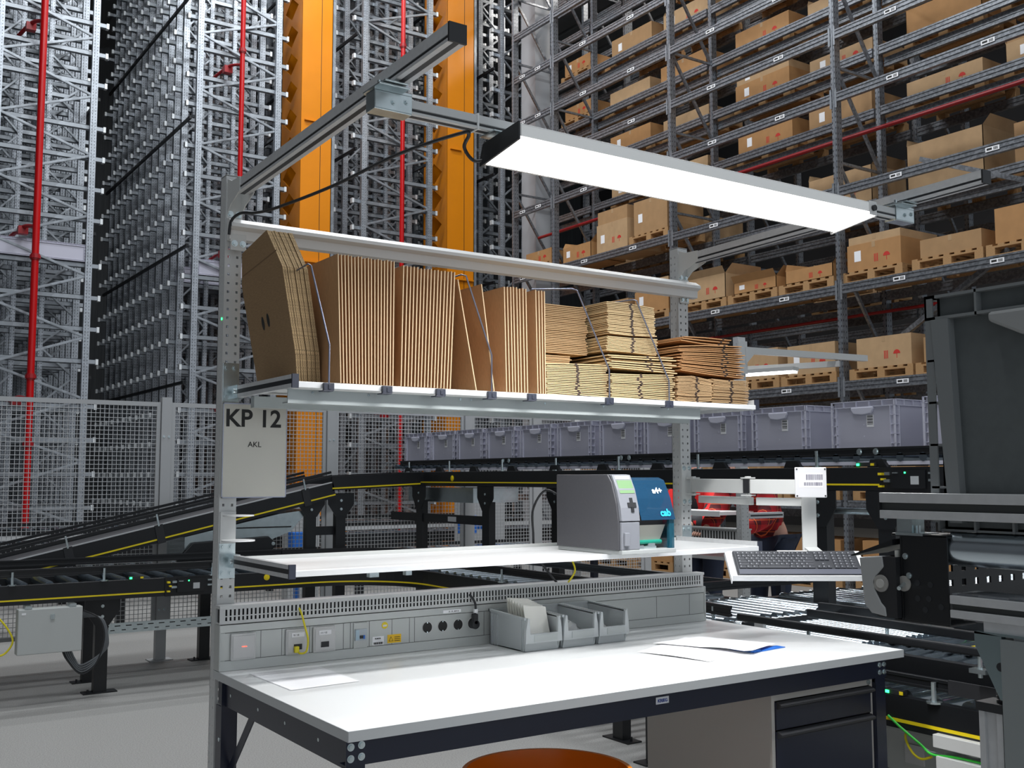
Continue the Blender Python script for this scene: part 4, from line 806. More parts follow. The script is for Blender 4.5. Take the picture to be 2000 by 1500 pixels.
# wire dividers standing in clips on the upper shelf
DL = ['beside the dark corrugated pack', None, None, 'between the leaning sheets and the tall pack', None, 'in front of the stacked kraft bundles', 'at the reddish bundles']
for i, x in enumerate([0.150, 0.338, 0.522, 0.710, 0.865, 1.190, 1.465]):
    t = thing('wire_divider', (x, 0.48, 1.70), ('steel wire divider in a dark clip, ' + DL[i]) if DL[i] else 'wire divider hidden among the upright cartons, only its dark clip showing', 'divider', None if DL[i] else 'divider clips under the upright cartons')
    ob('clip', MB().box(x - 0.017, x + 0.015, 0.4675, 0.4785, 1.697, 1.7185).box(x - 0.004, x + 0.004, 0.4655, 0.4675, 1.70, 1.714).box(x - 0.02, x + 0.012, 0.466, 0.5, 1.694, 1.697), CLIPM, t, bev=0.001)
    if i == 0: P = [(x, .473, 1.70), (x, .473, 1.83), (x - .06, .474, 2.055), (x - 0.063, .49, 2.062), (x - .05, .80, 2.05), (x - 0.0, .86, 1.83), (x, .86, 1.722)]
    elif i == 5: P = [(x, .474, 1.70), (x, .474, 1.815), (x - .135, .476, 2.078), (x - .145, .49, 2.084), (x - .235, .60, 2.09), (x - .245, .66, 2.05), (x - .22, .86, 1.83), (x - .2, .86, 1.722)]
    elif i == 6: P = [(x, .474, 1.70), (x, .474, 1.79), (x - .145, .478, 2.068), (x - .150, .49, 2.072), (x - .18, .72, 2.075), (x - .1, .86, 1.83), (x - .05, .86, 1.722)]
    elif i == 3: P = [(x, .4755, 1.70), (x, .476, 1.835), (x - .10, .470, 2.08), (x - .105, .49, 2.086), (x - .12, .80, 2.08), (x - .02, .86, 1.83), (x, .86, 1.722)]
    else: P = [(x, .4755, 1.70), (x, .4755, 1.718)]
    ob('wire', MB().tube(P, 0.0028, 8, 1), mat('blued_steel_wire', (0.22, 0.24, 0.32), 0.28, 0.8), t, smooth=True)

# upright flat cartons: brown faces, pale cut edges
def sheet(xb, xt, y0, y1, z0, z1, th=0.0034, lab='', group='', skew=0.0):
    V = [(xb, y0, z0), (xb + th, y0, z0), (xb, y1, z0), (xb + th, y1, z0), (xt, y0 + skew, z1), (xt + th, y0 + skew, z1), (xt, y1 + skew, z1), (xt + th, y1 + skew, z1)]
    m = MB().add(V, [(0, 4, 6, 2), (1, 3, 7, 5), (0, 1, 5, 4), (2, 6, 7, 3), (0, 2, 3, 1), (4, 5, 7, 6)])
    o = ob('flat_carton', m, CARD, None, lab, 'carton', group); o.data.materials.append(CARDE)
    for i, p in enumerate(o.data.polygons): p.material_index = 0 if i < 2 else 1
    f = MB(); return o
LB = 'flat brown carton standing upright in the {} pack on the upper shelf'
def pack(n, xb0, xb1, xt0, xt1, zt, word, y1, gname):
    for k in range(n):
        f = k / max(1, n - 1); xb = xb0 + (xb1 - xb0) * f; xt = xt0 + (xt1 - xt0) * f
        lab = LB.format(word)
        if k == 0: lab = 'first carton of the ' + word + ' upright pack, its whole brown face showing'
        sheet(xb, xt, 0.481 + 0.002 * R.random(), y1, 1.7215, zt + 0.004 * R.random(), lab=lab, group=None if k == 0 else gname)
pack(18, 0.190, 0.360, 0.176, 0.361, 2.098, 'widest', 0.90, 'upright cartons next to the corrugated pack')
pack(16, 0.388, 0.560, 0.394, 0.575, 2.088, 'second', 0.92, 'upright cartons in the second pack')
sheet(0.655, 0.586, 0.482, 0.92, 1.7215, 2.068, lab='dark faced flat carton leaning against the second upright pack', group=None)
sheet(0.722, 0.674, 0.482, 0.92, 1.7215, 2.062, lab='lighter flat carton leaning beside the dark faced leaning one', group=None)
pack(8, 0.770, 0.852, 0.761, 0.846, 2.062, 'third', 0.92, 'upright cartons in the third pack')
pack(4, 0.894, 0.925, 0.886, 0.922, 2.062, 'fourth', 0.92, 'upright cartons in the fourth pack')

# corrugated folded blanks leaning against the post
prof = [(.617, 1.7265), (.592, 1.813), (.58, 2.066), (.65, 2.185), (.875, 2.155), (.925, 2.06), (.935, 1.7265)]
NCB = 11
for k in range(NCB):
    off = 0.0068 * k; th = 0.0058; dy = 0.0 if k in (0, 1) else R.uniform(-0.004, 0.002)
    V = []
    for s_ in (0, th):
        for y, z in prof: V.append((0.113 + off + s_ - 0.2 * (z - 1.7265) * (1 - 0.008 * k) , y + dy, z + (R.uniform(-.003, .001) if s_ == 0 and z > 1.8 else 0)))
    n = len(prof)
    m = MB().add(V, [tuple(range(n))[::-1], tuple(range(n, 2 * n))] + [(i, (i + 1) % n, n + (i + 1) % n, n + i) for i in range(n)])
    o = ob('corrugated_blank', m, CARDC, None, 'foremost dark corrugated blank with two oval hand holes, leaning on the post' if k == 0 else 'dark corrugated blank in the leaning pack beside the sign post', 'carton', None if k == 0 else 'leaning corrugated blanks beside the post')
    o.data.materials.append(mat('corrugated_cut_edge', (0.46, 0.32, 0.17), 0.85, 0, 0.6, 420)); 
    for i, p in enumerate(o.data.polygons): p.material_index = 0 if i < 2 else 1
    if k == 0:
        h = MB()
        for yy, zz in ((0.80, 1.925), (0.755, 1.93)):
            P = [(yy + 0.011 * math.cos(a * PI / 8), zz + 0.021 * math.sin(a * PI / 8)) for a in range(16)]
            h.add([(0.113 - 0.2 * (z - 1.7265) - 0.0006, y, z) for y, z in P], [tuple(range(16))])
        ob('hand_hole', h, INK, o)
        h = MB().add([(0.1124 - 0.2 * (z - 1.7265), y, z) for y, z in ((.60, 2.115), (.60, 2.119), (.90, 2.088), (.90, 2.084))], [(0, 1, 2, 3)]); ob('score_line', h, mat('score_line', (0.20, 0.12, 0.06), 0.9), o)

# bundles of folded cartons lying flat
def bundle(x0, x1, y0, y1, z0, z1, n, m, e, lab, group, fan=0.0, strap=0.5, bend=0.0, rot=0.0, jit=0.006):
    """n folded blanks: thin slabs with a slight roof-like bend, fanned at the free end"""
    n = int(n * 1.3); dz = (z1 - z0) / n; th = min(0.0034, dz * 0.56)
    for k in range(n):
        z = z0 + dz * k + 0.0006; f = k / n - 0.4; jx = R.uniform(-jit, jit); jy = R.uniform(0, jit); fz = fan * f
        xm = x0 + (x1 - x0) * 0.42; P = [(x0 + jx, z + (0 if k else 0)), (xm + jx, z + bend * f * 0.7), (x1 + jx, z + bend * f * 0.4 + fz)]
        V = []
        for zz in (0, th):
            for yy in (y0 + jy, y1 + jy): V += [(px, yy + rot * (px - x0), pz + zz) for px, pz in P]
        fc = [(0, 3, 4, 1), (1, 4, 5, 2), (6, 7, 10, 9), (7, 8, 11, 10), (0, 1, 7, 6), (1, 2, 8, 7), (3, 9, 10, 4), (4, 10, 11, 5), (0, 6, 9, 3), (2, 5, 11, 8)]
        o = ob('folded_carton', MB().add(V, fc), m, None, lab, 'carton', group); o.data.materials.append(e)
        for i, p in enumerate(o.data.polygons): p.material_index = 0 if i < 4 else 1
        if strap is not None:
            xs = x0 + (x1 - x0) * strap; zc = z + th / 2 + (bend * f * 0.55 + fz * max(0, (strap - .42) / .58)) 
            ob('strap', MB().box(xs + jx - .004 + .004 * math.sin(k), xs + jx + .006 + .004 * math.sin(k), y0 + jy - 0.0008 + rot * (xs - x0), y0 + jy + rot * (xs - x0), zc - dz * .62, zc + dz * .62), STRAP, o)
Y0 = 0.482
E1, E2, E3 = mat('kraft_cut_edge_yellow', (0.62, 0.47, 0.26), 0.8), mat('kraft_cut_edge_tan', (0.54, 0.36, 0.19), 0.8), mat('kraft_cut_edge_red', (0.50, 0.27, 0.12), 0.8)
bundle(0.935, 1.195, Y0 + .005, 0.93, 1.7215, 1.826, 15, CARDY, E1, 'pale yellow folded carton in the lowest bundle beside the fourth pack', 'folded cartons in the pale low bundle', 0.012, 0.5, 0.012)
bundle(1.205, 1.498, Y0, 0.93, 1.7215, 1.806, 12, CARDY, E1, 'pale folded carton in the low bundle under the middle of the stack', 'folded cartons in the middle low bundle', 0.016, 0.45, 0.008)
bundle(0.95, 1.10, Y0 + .09, 0.93, 1.835, 1.866, 5, CARDM, E2, 'folded carton wedged above the pale low bundle', 'folded cartons wedged above the pale bundle', 0, None)
bundle(1.20, 1.503, Y0 - .004, 0.93, 1.824, 1.872, 6, CARDY, E1, 'folded carton sticking out over the middle low bundle', 'folded cartons sticking out at mid height', 0.014, 0.6, 0.006, jit=.014)
bundle(1.195, 1.425, Y0 + .008, 0.95, 1.884, 1.937, 9, CARDY, E1, 'folded carton in the middle layer of the tall stack', 'folded cartons in the middle layer', 0.010, 0.5, 0.0)
bundle(1.200, 1.418, Y0 + .006, 0.95, 1.944, 2.058, 16, CARDM, E1, 'folded carton in the top bundle of the tall stack', 'folded cartons in the top bundle', -0.010, 0.5, 0.004)
bundle(0.945, 1.18, Y0 + .10, 0.95, 1.874, 2.045, 22, CARDM, E2, 'folded carton in the rear bundle behind the wire divider', 'folded cartons in the rear bundle', 0.0, None)
bundle(1.515, 1.690, Y0, 0.90, 1.7215, 1.812, 14, CARDR, E2, 'folded carton in the low reddish bundle, inner half', 'folded cartons in the inner low reddish bundle', -0.018, 0.55, 0.012)
bundle(1.694, 1.880, Y0, 0.90, 1.7215, 1.812, 14, CARDR, E2, 'folded carton in the low reddish bundle at the shelf end', 'folded cartons in the outer low reddish bundle', 0.004, 0.5, -0.006)
bundle(1.540, 1.862, Y0 + .004, 0.90, 1.834, 1.925, 13, CARDR, E3, 'reddish folded carton in the upper fanned bundle at the shelf end', 'folded cartons in the upper reddish bundle', 0.024, 0.7, 0.03, jit=.014)
bundle(1.56, 1.80, Y0 + .01, 0.86, 1.945, 1.965, 3, CARDR, E3, 'loose reddish carton on top of the fanned bundle at the shelf end', 'loose reddish cartons on top', 0.004, 0.8, 0.02, jit=.012)

# ------------------------------------------------------------------ workbench
t = thing('workbench', (1.05, 0.49, 0), 'large white topped workbench with dark blue frame', 'workbench')
ob('table_top', MB().box(0.001, 2.102, 0.001, 0.976, 0.8245, 0.85), mat('bench_white_laminate', (0.76, 0.77, 0.77), 0.28), t)
ob('edge_band', MB().box(0, 2.103, -0.001, 0.001, 0.8245, 0.8498).box(-0.001, 0.001, 0, 0.977, 0.8245, 0.8498).box(2.102, 2.104, 0, 0.977, 0.8245, 0.8498), EDGE, t)
zf = 0.8235
o = ob('front_rail', MB().box(0.0, 2.02, 0.012, 0.016, 0.765, zf).box(0, 2.02, 0.016, 0.05, 0.765, 0.768).box(0.0, 2.02, 0.016, 0.05, zf - 0.003, zf), NAVY, t)
ob('maker_plate', MB().box(0.972, 1.022, 0.0105, 0.012, 0.795, 0.815), mat('plate_silver', (0.6, 0.62, 0.66), 0.3), o, bev=.002)
text('plate_lettering', 'KRIEG', 0.0125, mat('plate_blue_ink', (0.02, 0.05, 0.25), 0.4), t, (0.978, 0.0098, 0.8005), FY, 0.0004, 0.0002, 1.1)
ob('side_rail', MB().box(0.012, 0.016, 0.02, 0.96, 0.752, zf).box(0.016, 0.05, 0.02, 0.96, zf - .003, zf), NAVY, t)
q = MB(); 
for y in (0.2, 0.42, 0.62, 0.85): q.cyl((0.0115, y, 0.79), (0.012, y, 0.79), 0.005, 8)
ob('screw_hole', q, ZINC, t)
ob('side_rail', MB().box(2.0, 2.004, 0.02, 0.96, 0.752, zf), NAVY, t); ob('rear_rail', MB().box(0.05, 2.0, 0.93, 0.934, 0.765, zf), NAVY, t)
for x in (0.002, 1.968):
    for y in (0.016, 0.90):
        zt_ = 0.7645 if y < .5 else zf
        m = MB().box(x, x + 0.05, y, y + 0.004, 0.02, zf - .0035 if y > .5 else 0.823).box(x, x + .004, y + .004, y + .05, 0.02, 0.75).box(x + .046, x + .05, y + .004, y + .05, 0.02, 0.75)
        l = ob('leg', m, NAVY, t); ob('levelling_foot', MB().cyl((x + .025, y + .025, 0), (x + .025, y + .025, 0.02), 0.02, 12), RUBBER, l)
b = MB(); bolts(b, [(0.012, 0.012, 0.81), (0.04, 0.012, 0.812), (0.012, 0.012, 0.783), (0.04, 0.012, 0.785)] + [(x, 0.012, z) for x in (1.985, 2.008) for z in (0.783, 0.808)], (0, -1, 0), 0.0075); bolts(b, [(0.006, 0.915, 0.65)], (-1, 0, 0), .008); ob('bolts', b, ZINC, t)
ob('brace', MB().beam((0.03, 0.90, 0.55), (0.03, 0.70, 0.76), 0.004, 0.03), NAVY, t)

t = thing('drawer_cabinet', (1.72, 0.33, 0.1), 'grey drawer cabinet with dark blue drawers hung under the bench', 'cabinet')
GB = mat('cabinet_beige_grey', (0.47, 0.45, 0.42), 0.42)
ob('body', MB().box(1.47, 1.474, 0.034, 0.62, 0.10, 0.764).box(1.962, 1.966, 0.034, 0.62, 0.1, 0.764).box(1.474, 1.962, 0.05, 0.62, 0.10, 0.104).box(1.474, 1.962, 0.61, 0.62, .104, .764).box(1.474, 1.962, 0.034, 0.61, 0.76, 0.764), GB, t)
ob('front_frame', MB().box(1.47, 1.966, 0.030, 0.034, 0.742, 0.764).box(1.47, 1.484, 0.030, 0.034, 0.1, 0.742).box(1.952, 1.966, 0.030, 0.034, 0.1, 0.742), GB, t)
for z0_, z1_ in ((0.652, 0.738), (0.43, 0.647), (0.12, 0.425)):
    d = ob('drawer', MB().box(1.485, 1.951, 0.024, 0.034, z0_, z1_), NAVY, t, bev=.002)
    ob('handle', MB().prism([(0.024, z1_ + .002), (0.004, z1_ - .006), (0.004, z1_ - .012), (0.018, z1_ - .020), (0.024, z1_ - .020)], 'x', 1.487, 1.949), RUBBER, d)
ob('lock', MB().cyl((1.945, 0.026, 0.752), (1.945, 0.030, 0.752), 0.008, 14), ZINC, t)

# power trunking with outlets, and slotted cable duct above it
TR = mat('trunking_grey', (0.50, 0.52, 0.51), 0.35, 0.25)
t = thing('power_trunking', (1.03, 0.95, 0.851), 'pale grey power trunking with sockets along the bench back', 'trunking')
ob('body', MB().prism([(0.93, 0.851), (0.924, 0.851), (0.931, 0.880), (0.933, 0.880), (0.933, 0.966), (0.929, 0.968), (0.929, 0.990), (0.974, 0.990), (0.974, 0.851)], 'x', 0.001, 2.066), TR, t)
q = MB()
for x in (0.135, 0.205, 0.30, 0.42, 0.445, 0.515, 0.60, 0.668, 0.688, 0.972, 1.35, 1.8, 1.98): q.box(x, x + 0.0012, 0.9322, 0.933, 0.882, 0.965)
q.box(0.02, 2.06, 0.9322, 0.933, 0.8805, 0.8818).box(0.02, 2.06, 0.9322, 0.933, 0.9648, 0.966); ob('seam', q, mat('seam_shadow_gap', (0.10, 0.10, 0.10), 0.6), t)
ob('end_piece', MB().box(2.062, 2.068, 0.925, 0.976, 0.851, 0.992).box(-0.001, 0.003, 0.925, 0.976, 0.851, 0.992), TR, t, bev=.002)
SWM = mat('switch_white_grey', (0.60, 0.60, 0.60), 0.35)
def frame_(x0, x1, nm):
    o = ob(nm, MB().box(x0, x1, 0.924, 0.933, 0.880, 0.962), SWM, t, bev=0.004); ob('inner_frame', MB().box(x0 + .006, x1 - .006, 0.922, 0.924, 0.887, 0.955), SWM, o, bev=.0015); return o
s = frame_(0.036, 0.117, 'rocker_switch'); ob('red_light', MB().box(0.071, 0.086, 0.9212, 0.922, 0.921, 0.9225), LED_R, s)
for x in (0.216, 0.310):
    s = frame_(x, x + 0.080, 'data_outlet'); ob('port', MB().box(x + .026, x + .054, 0.9205, 0.9222, 0.896, 0.914), RUBBER, s); ob('port_cover', MB().box(x + .024, x + .056, 0.921, 0.922, 0.902, 0.92), SWM, s); ob('outlet_label', MB().box(x + .018, x + .062, 0.9205, 0.922, 0.936, 0.950), PAPER, s)
    text('label_numerals', '9 / 10' if x < .3 else '11 / 12', 0.008, INK, s, (x + .024, 0.9203, 0.940), FY)
s = ob('breaker_module', MB().box(0.456, 0.506, 0.929, 0.933, 0.880, 0.963), TR, t, bev=.001); ob('switch_block', MB().box(0.460, 0.503, 0.924, 0.929, 0.905, 0.943), mat('breaker_grey', (0.42, 0.47, 0.52), 0.3), s)
ob('test_button', MB().box(0.462, 0.474, 0.923, 0.924, 0.908, 0.940), mat('pale_blue_window', (0.40, 0.55, 0.65), 0.15), s); ob('blue_button', MB().box(0.489, 0.495, 0.922, 0.924, 0.910, 0.922), BLUE, s); ob('toggle', MB().box(0.476, 0.487, 0.920, 0.924, 0.912, 0.922), RUBBER, s)
s = ob('test_seal', MB().cyl((0.573, 0.9325, 0.947), (0.573, 0.9315, 0.947), 0.0115, 24), YEL, t); ob('seal_centre', MB().box(0.566, 0.580, 0.9310, 0.9315, 0.943, 0.949), PAPER, s)
s = ob('inventory_label', MB().box(0.527, 0.570, 0.932, 0.933, 0.884, 0.912), PAPER, t); q = MB()
for k in range(14): q.box(0.531 + k * .0026, 0.5322 + k * .0026 + .0006 * (k % 3), 0.9315, 0.932, 0.886, 0.893)
ob('bar_pattern', q, INK, s); text('label_text', 'FLAKO9', 0.006, INK, s, (0.536, 0.9314, 0.903), FY, .0002)
s = ob('warning_label', MB().box(0.584, 0.636, 0.932, 0.933, 0.886, 0.914), mat('warning_yellow', (0.90, 0.55, 0.01), 0.4), t); ob('warning_triangle', MB().prism([(0.588, 0.892), (0.606, 0.892), (0.597, 0.908)], 'y', 0.9315, 0.932), INK, s); ob('triangle_inner', MB().prism([(0.5905, 0.8935), (0.6035, 0.8935), (0.597, 0.9055)], 'y', 0.9311, 0.9315), mat('warning_yellow', (0, 0, 0)), s)
q = MB(); [q.box(0.610, 0.632, 0.9315, 0.932, z, z + .0018) for z in (.892, .898, .904)]; ob('warning_text', q, INK, s)
for k, x in enumerate((0.738, 0.800, 0.863, 0.923)):
    s = ob('power_socket', MB().cyl((x, 0.9335, 0.927), (x, 0.9310, 0.927), 0.0205, 28), SWM, t); ob('recess', MB().cyl((x, 0.9312, 0.927), (x, 0.9304, 0.927), 0.0185, 28), INK, s)
    ob('earth_clip', MB().box(x - .002, x + .002, 0.9298, 0.9305, 0.941, 0.945).box(x - .002, x + .002, 0.9298, 0.9305, 0.909, 0.913), ZINC, s)
ob('circuit_label', MB().box(0.80, 0.873, 0.9285, 0.9292, 0.971, 0.981), PAPER, t); text('circuit_text', '12 - 19 - 20 FI 12', 0.006, INK, t, (0.822, 0.928, 0.9735), FY)
t = thing('power_plug', (0.923, 0.91, 0.91), 'black angled plug in the fourth socket with its cable up into the duct', 'plug')
ob('plug_body', MB().cyl((0.923, 0.930, 0.925), (0.923, 0.905, 0.925), 0.016, 20).box(0.914, 0.932, 0.905, 0.925, 0.925, 0.962), RUBBER, t, bev=.003)
ob('cord', MB().tube([(0.923, 0.915, 0.955), (0.925, 0.913, 0.985), (0.922, 0.916, 1.005), (0.912, 0.926, 1.025), (0.908, 0.945, 1.035)], 0.0042), RUBBER, t, smooth=True); ob('cord_tag', MB().box(0.918, 0.931, 0.908, 0.917, 0.966, 0.979), PAPER, t)
t = thing('cable_duct', (1.03, 0.95, 0.992), 'slotted light grey cable duct on top of the power trunking', 'duct')
n = 150; us = [0.0]; pit = 2.03 / n
for k in range(n): us += [0.018 + k * pit, 0.018 + k * pit + pit * 0.46]
us.append(2.058)
ob('slotted_front', MB().plate((0, 0.931, 0.994), (1, 0, 0), (0, 0, 1), us, [0, 0.009, 0.021, 0.0245, 0.044, 0.046], lambda i, j: i % 2 == 1 and j in (1, 3), 0.0015), LGP, t)
ob('lid', MB().box(0, 2.062, 0.927, 0.974, 1.040, 1.050).box(0, 2.058, 0.931, 0.974, 0.993, 0.996).box(0, 2.058, 0.970, 0.974, 0.996, 1.040), LGP, t)
ob('rear_ledge', MB().box(0.064, 1.984, 0.974, 1.0, 1.046, 1.050), GALVD, t); ob('duct_dark_filler', MB().box(0.006, 2.05, 0.942, 0.966, 0.997, 1.036), RUBBER, t)  # dark block added inside the duct so its slots look shaded
tag(ob('network_cable', MB().tube([(0.262, 0.935, 1.028), (0.264, 0.915, 1.01), (0.272, 0.905, 0.97), (0.281, 0.90, 0.93), (0.275, 0.897, 0.893), (0.258, 0.905, 0.886), (0.250, 0.918, 0.897), (0.248, 0.923, 0.905)], 0.0033), YELC, smooth=True), 'yellow network cable plugged into the first data outlet', 'cable')
tag(ob('network_plug', MB().box(0.241, 0.256, 0.908, 0.9205, 0.888, 0.908), YELC, bev=.002), 'yellow plug boot seated in the first data outlet', 'plug')
tag(ob('network_cable', MB().tube([(1.345, 0.935, 1.04), (1.36, 0.925, 1.06), (1.385, 0.93, 1.09), (1.385, 0.95, 1.13), (1.36, 0.96, 1.165), (1.34, 0.962, 1.20), (1.33, 0.96, 1.26), (1.33, 0.90, 1.31), (1.30, 0.765, 1.32)], 0.0035), YELC, smooth=True), 'yellow network cable rising from the duct to the printer', 'cable')
tag(ob('printer_power_cord', MB().tube([(1.22, 0.765, 1.36), (1.20, 0.86, 1.40), (1.19, 0.93, 1.33), (1.20, 0.945, 1.24), (1.22, 0.955, 1.16), (1.30, 0.95, 1.06), (1.33, .945, 1.035)], 0.0042), RUBBER, smooth=True), 'black cord hanging behind the label printer', 'cable')

# ------------------------------------------------------------------ label printer
t = thing('label_printer', (1.30, 0.57, 1.188), 'grey desktop label printer with translucent blue cover', 'printer')
PG = mat('printer_dark_grey', (0.095, 0.095, 0.105), 0.45, 0.1, 0.03, 80); PF = mat('printer_front_grey', (0.24, 0.25, 0.28), 0.4)
ob('side_housing', MB().prism([(0.76, 1.203), (0.76, 1.457), (0.470, 1.457), (0.448, 1.43), (0.424, 1.36), (0.414, 1.30), (0.414, 1.203)], 'x', 1.173, 1.185), PG, t, bev=.003)
ob('base', MB().box(1.178, 1.42, 0.40, 0.76, 1.1885, 1.204), mat('printer_base_grey', (0.42, 0.44, 0.44), 0.4), t, bev=.003)
fp = [(0.470, 1.457), (0.450, 1.455), (0.424, 1.405), (0.406, 1.345), (0.400, 1.300)]
ob('front_panel', MB().prism(fp + [(0.414, 1.300), (0.424, 1.36), (0.448, 1.43), (0.462, 1.452)], 'x', 1.178, 1.258), PF, t, bev=.002)
ob('lower_panel', MB().box(1.178, 1.258, 0.402, 0.414, 1.204, 1.297), PF, t, bev=.003)
ob('card_slot', MB().box(1.186, 1.207, 0.393, 0.402, 1.218, 1.262), PF, t, bev=.002)
def onpanel(x0, x1, f0, f1, d, nm, m, par=None):
    a, b_ = Vector((0, 0.450, 1.455)), Vector((0, 0.400, 1.300)); 
    # follow the bowed front between its profile points
    pts = [Vector((0, *p)) for p in fp[1:]]
    def at(f):
        L = [0]
        for i in range(len(pts) - 1): L.append(L[-1] + (pts[i + 1] - pts[i]).length)
        s = f * L[-1]
        for i in range(len(pts) - 1):
            if s <= L[i + 1] + 1e-9: return pts[i].lerp(pts[i + 1], (s - L[i]) / (L[i + 1] - L[i]))
    p, q = at(f0), at(f1); nrm = Vector((0, -(p.z - q.z), (p.y - q.y))).normalized() * d; nrm = Vector((0, -abs(nrm.y), abs(nrm.z)))
    V = [(x0, *p.yz), (x1, *p.yz), (x1, *q.yz), (x0, *q.yz)]; V += [(x, *(Vector((0, y, z)) + nrm).yz) for x, y, z in V]
    return ob(nm, MB().add(V, [(0, 1, 2, 3), (4, 7, 6, 5), (0, 4, 5, 1), (1, 5, 6, 2), (2, 6, 7, 3), (3, 7, 4, 0)]), m, par or t)
onpanel(1.186, 1.249, .03, .10, .001, 'white_label', PAPER)
s = onpanel(1.188, 1.252, .13, .42, .0015, 'display', mat('lcd_green', (0.20, 0.34, 0.17), 0.25)); 
s = onpanel(1.210, 1.246, .62, .72, .003, 'keypad', RUBBER); onpanel(1.222, 1.234, .52, .62, .003, 'upper_key', RUBBER, s); onpanel(1.222, 1.234, .72, .82, .003, 'lower_key', RUBBER, s)
TEAL = mat('translucent_blue_cover', (0.004, 0.05, 0.115), 0.15, 0, alpha=0.86, spec=0.6)
TEAL2 = mat('translucent_teal_flap', (0.008, 0.09, 0.14), 0.12, 0, alpha=0.75)
cvp = [(0.750, 1.446), (0.480, 1.446), (0.452, 1.436), (0.420, 1.375), (0.396, 1.302)]
V = [(x, *p) for x in (1.260, 1.414) for p in cvp]; n = len(cvp)
ob('cover', MB().add(V + [(1.414, .75, 1.302), (1.26, .75, 1.302)], [(i, i + 1, n + i + 1, n + i) for i in range(n - 1)] + [(5, 6, 7, 8, 9, 10)]), TEAL, t)
ob('cover_flap', MB().box(1.392, 1.4145, 0.404, 0.415, 1.196, 1.302).box(1.411, 1.4145, 0.415, 0.75, 1.204, 1.302), TEAL2, t)
ob('inner_wall', MB().box(1.186, 1.262, 0.46, 0.75, 1.204, 1.44).box(1.262, 1.41, 0.62, 0.75, 1.204, 1.40), mat('printer_inner', (0.07, 0.09, 0.10), 0.5), t)
ob('print_head', MB().box(1.262, 1.385, 0.43, 0.60, 1.285, 1.315), RUBBER, t); ob('media_roll', MB().cyl((1.27, 0.55, 1.37), (1.38, 0.55, 1.37), 0.055, 24), mat('ribbon_dark_teal', (0.03, 0.09, 0.12), 0.4), t)
ob('metal_plate', MB().add([(1.262, .425, 1.284), (1.392, .425, 1.284), (1.376, .436, 1.232), (1.262, .436, 1.232), (1.262, .433, 1.284), (1.392, .433, 1.284), (1.376, .444, 1.232), (1.262, .444, 1.232)], [(0, 3, 2, 1), (4, 5, 6, 7), (0, 1, 5, 4), (1, 2, 6, 5), (2, 3, 7, 6), (3, 0, 4, 7)]), mat('pale_metal_plate', (0.62, 0.61, 0.55), 0.3, 0.3), t)
ob('green_roller', MB().cyl((1.262, 0.434, 1.226), (1.378, 0.434, 1.226), 0.0075, 14), mat('green_rubber', (0.01, 0.28, 0.20), 0.4), t)
ob('guide_mechanism', MB().box(1.315, 1.345, 0.425, 0.45, 1.204, 1.222).cyl((1.27, 0.43, 1.208), (1.35, .43, 1.208), .006, 8).box(1.268, 1.29, .42, .44, 1.204, 1.216), ZINC, t)
LT = mat('white_print', (0.85, 0.87, 0.9), 0.4)
cr = (math.radians(62), 0, 0)
CB_ = mat('bright_cyan_print', (0.03, 0.50, 0.85), 0.4, emit=0)
text('model_lettering', 'a4+', 0.030, LT, t, (1.340, 0.4275, 1.392), (math.radians(63), 0, 0), 0.0012, .0003)
text('cover_lettering', 'cab', 0.034, CB_, t, (1.350, 0.3978, 1.315), (math.radians(72), 0, 0), 0.0015, .0003)

# open fronted bins with bags
def open_bin(x0, x1, y0, lab):
    t = thing('storage_bin', ((x0 + x1) / 2, y0 + 0.13, 0.85), lab, 'bin', 'open fronted bins on the bench'); y1 = 0.915; z0 = 0.851; zt_ = 0.976; tk = 0.003
    m = MB(); sp = [(y0 + 0.015, z0), (y1, z0), (y1, zt_ - 0.006), (y0 + .012, zt_ - 0.014), (y0 - 0.002, zt_ - 0.062)]
    for x in (x0 + .006, x1 - .006 - tk): m.prism(sp, 'x', x, x + tk)
    m.box(x0 + .006, x1 - .006, y0 + .015, y1, z0, z0 + tk); m.box(x0 + .006, x1 - .006, y1 - tk, y1, z0, zt_ - .006); m.box(x0 + .008, x1 - .008, y0 + 0.014, y0 + .017, z0, z0 + 0.03)
    ob('body', m, OPEN, t)
    r = MB()
    for x in (x0, x1 - .009): r.add([(x, y1 + .002, zt_ - .008), (x + .009, y1 + .002, zt_ - .008), (x + .009, y1 + .002, zt_), (x, y1 + .002, zt_), (x, y0 + .008, zt_ - .018), (x + .009, y0 + .008, zt_ - .018), (x + .009, y0 + .008, zt_ - .010), (x, y0 + .008, zt_ - .010)], [(0, 1, 2, 3), (7, 6, 5, 4), (0, 4, 5, 1), (3, 2, 6, 7), (0, 3, 7, 4), (1, 5, 6, 2)])
    r.box(x0, x1, y1 - .005, y1 + .002, zt_ - .008, zt_); ob('rim', r, OPEN, t)
    f = MB(); f.prism([(x0, z0 + .028), (x1, z0 + .028), (x1 - .002, z0 + .075), (x1 - .010, zt_ - .010), (x1 - .017, zt_ - .012), (x1 - .020, z0 + .060), (x0 + .020, z0 + .060), (x0 + .017, zt_ - .012), (x0 + .010, zt_ - .010), (x0 + .002, z0 + .075)], 'y', y0 - .002, y0 + .010)
    ob('front_frame', f, OPEN, t, bev=.0015); ob('label_holder', MB().box(x0 + .035, x1 - .022, y0 - .0035, y0 - .002, z0 + .034, z0 + .056), mat('bin_label_strip', (0.40, 0.43, 0.43), 0.3), t)
    q = MB()
    for y in (y0 + .02, y0 + .03, y1 - .05, y1 - .035, y1 - .02, y1 - .01): q.box(x0 + .003, x0 + .006, y, y + .003, z0, zt_ - .015)
    ob('side_rib', q, OPEN, t)
    return t
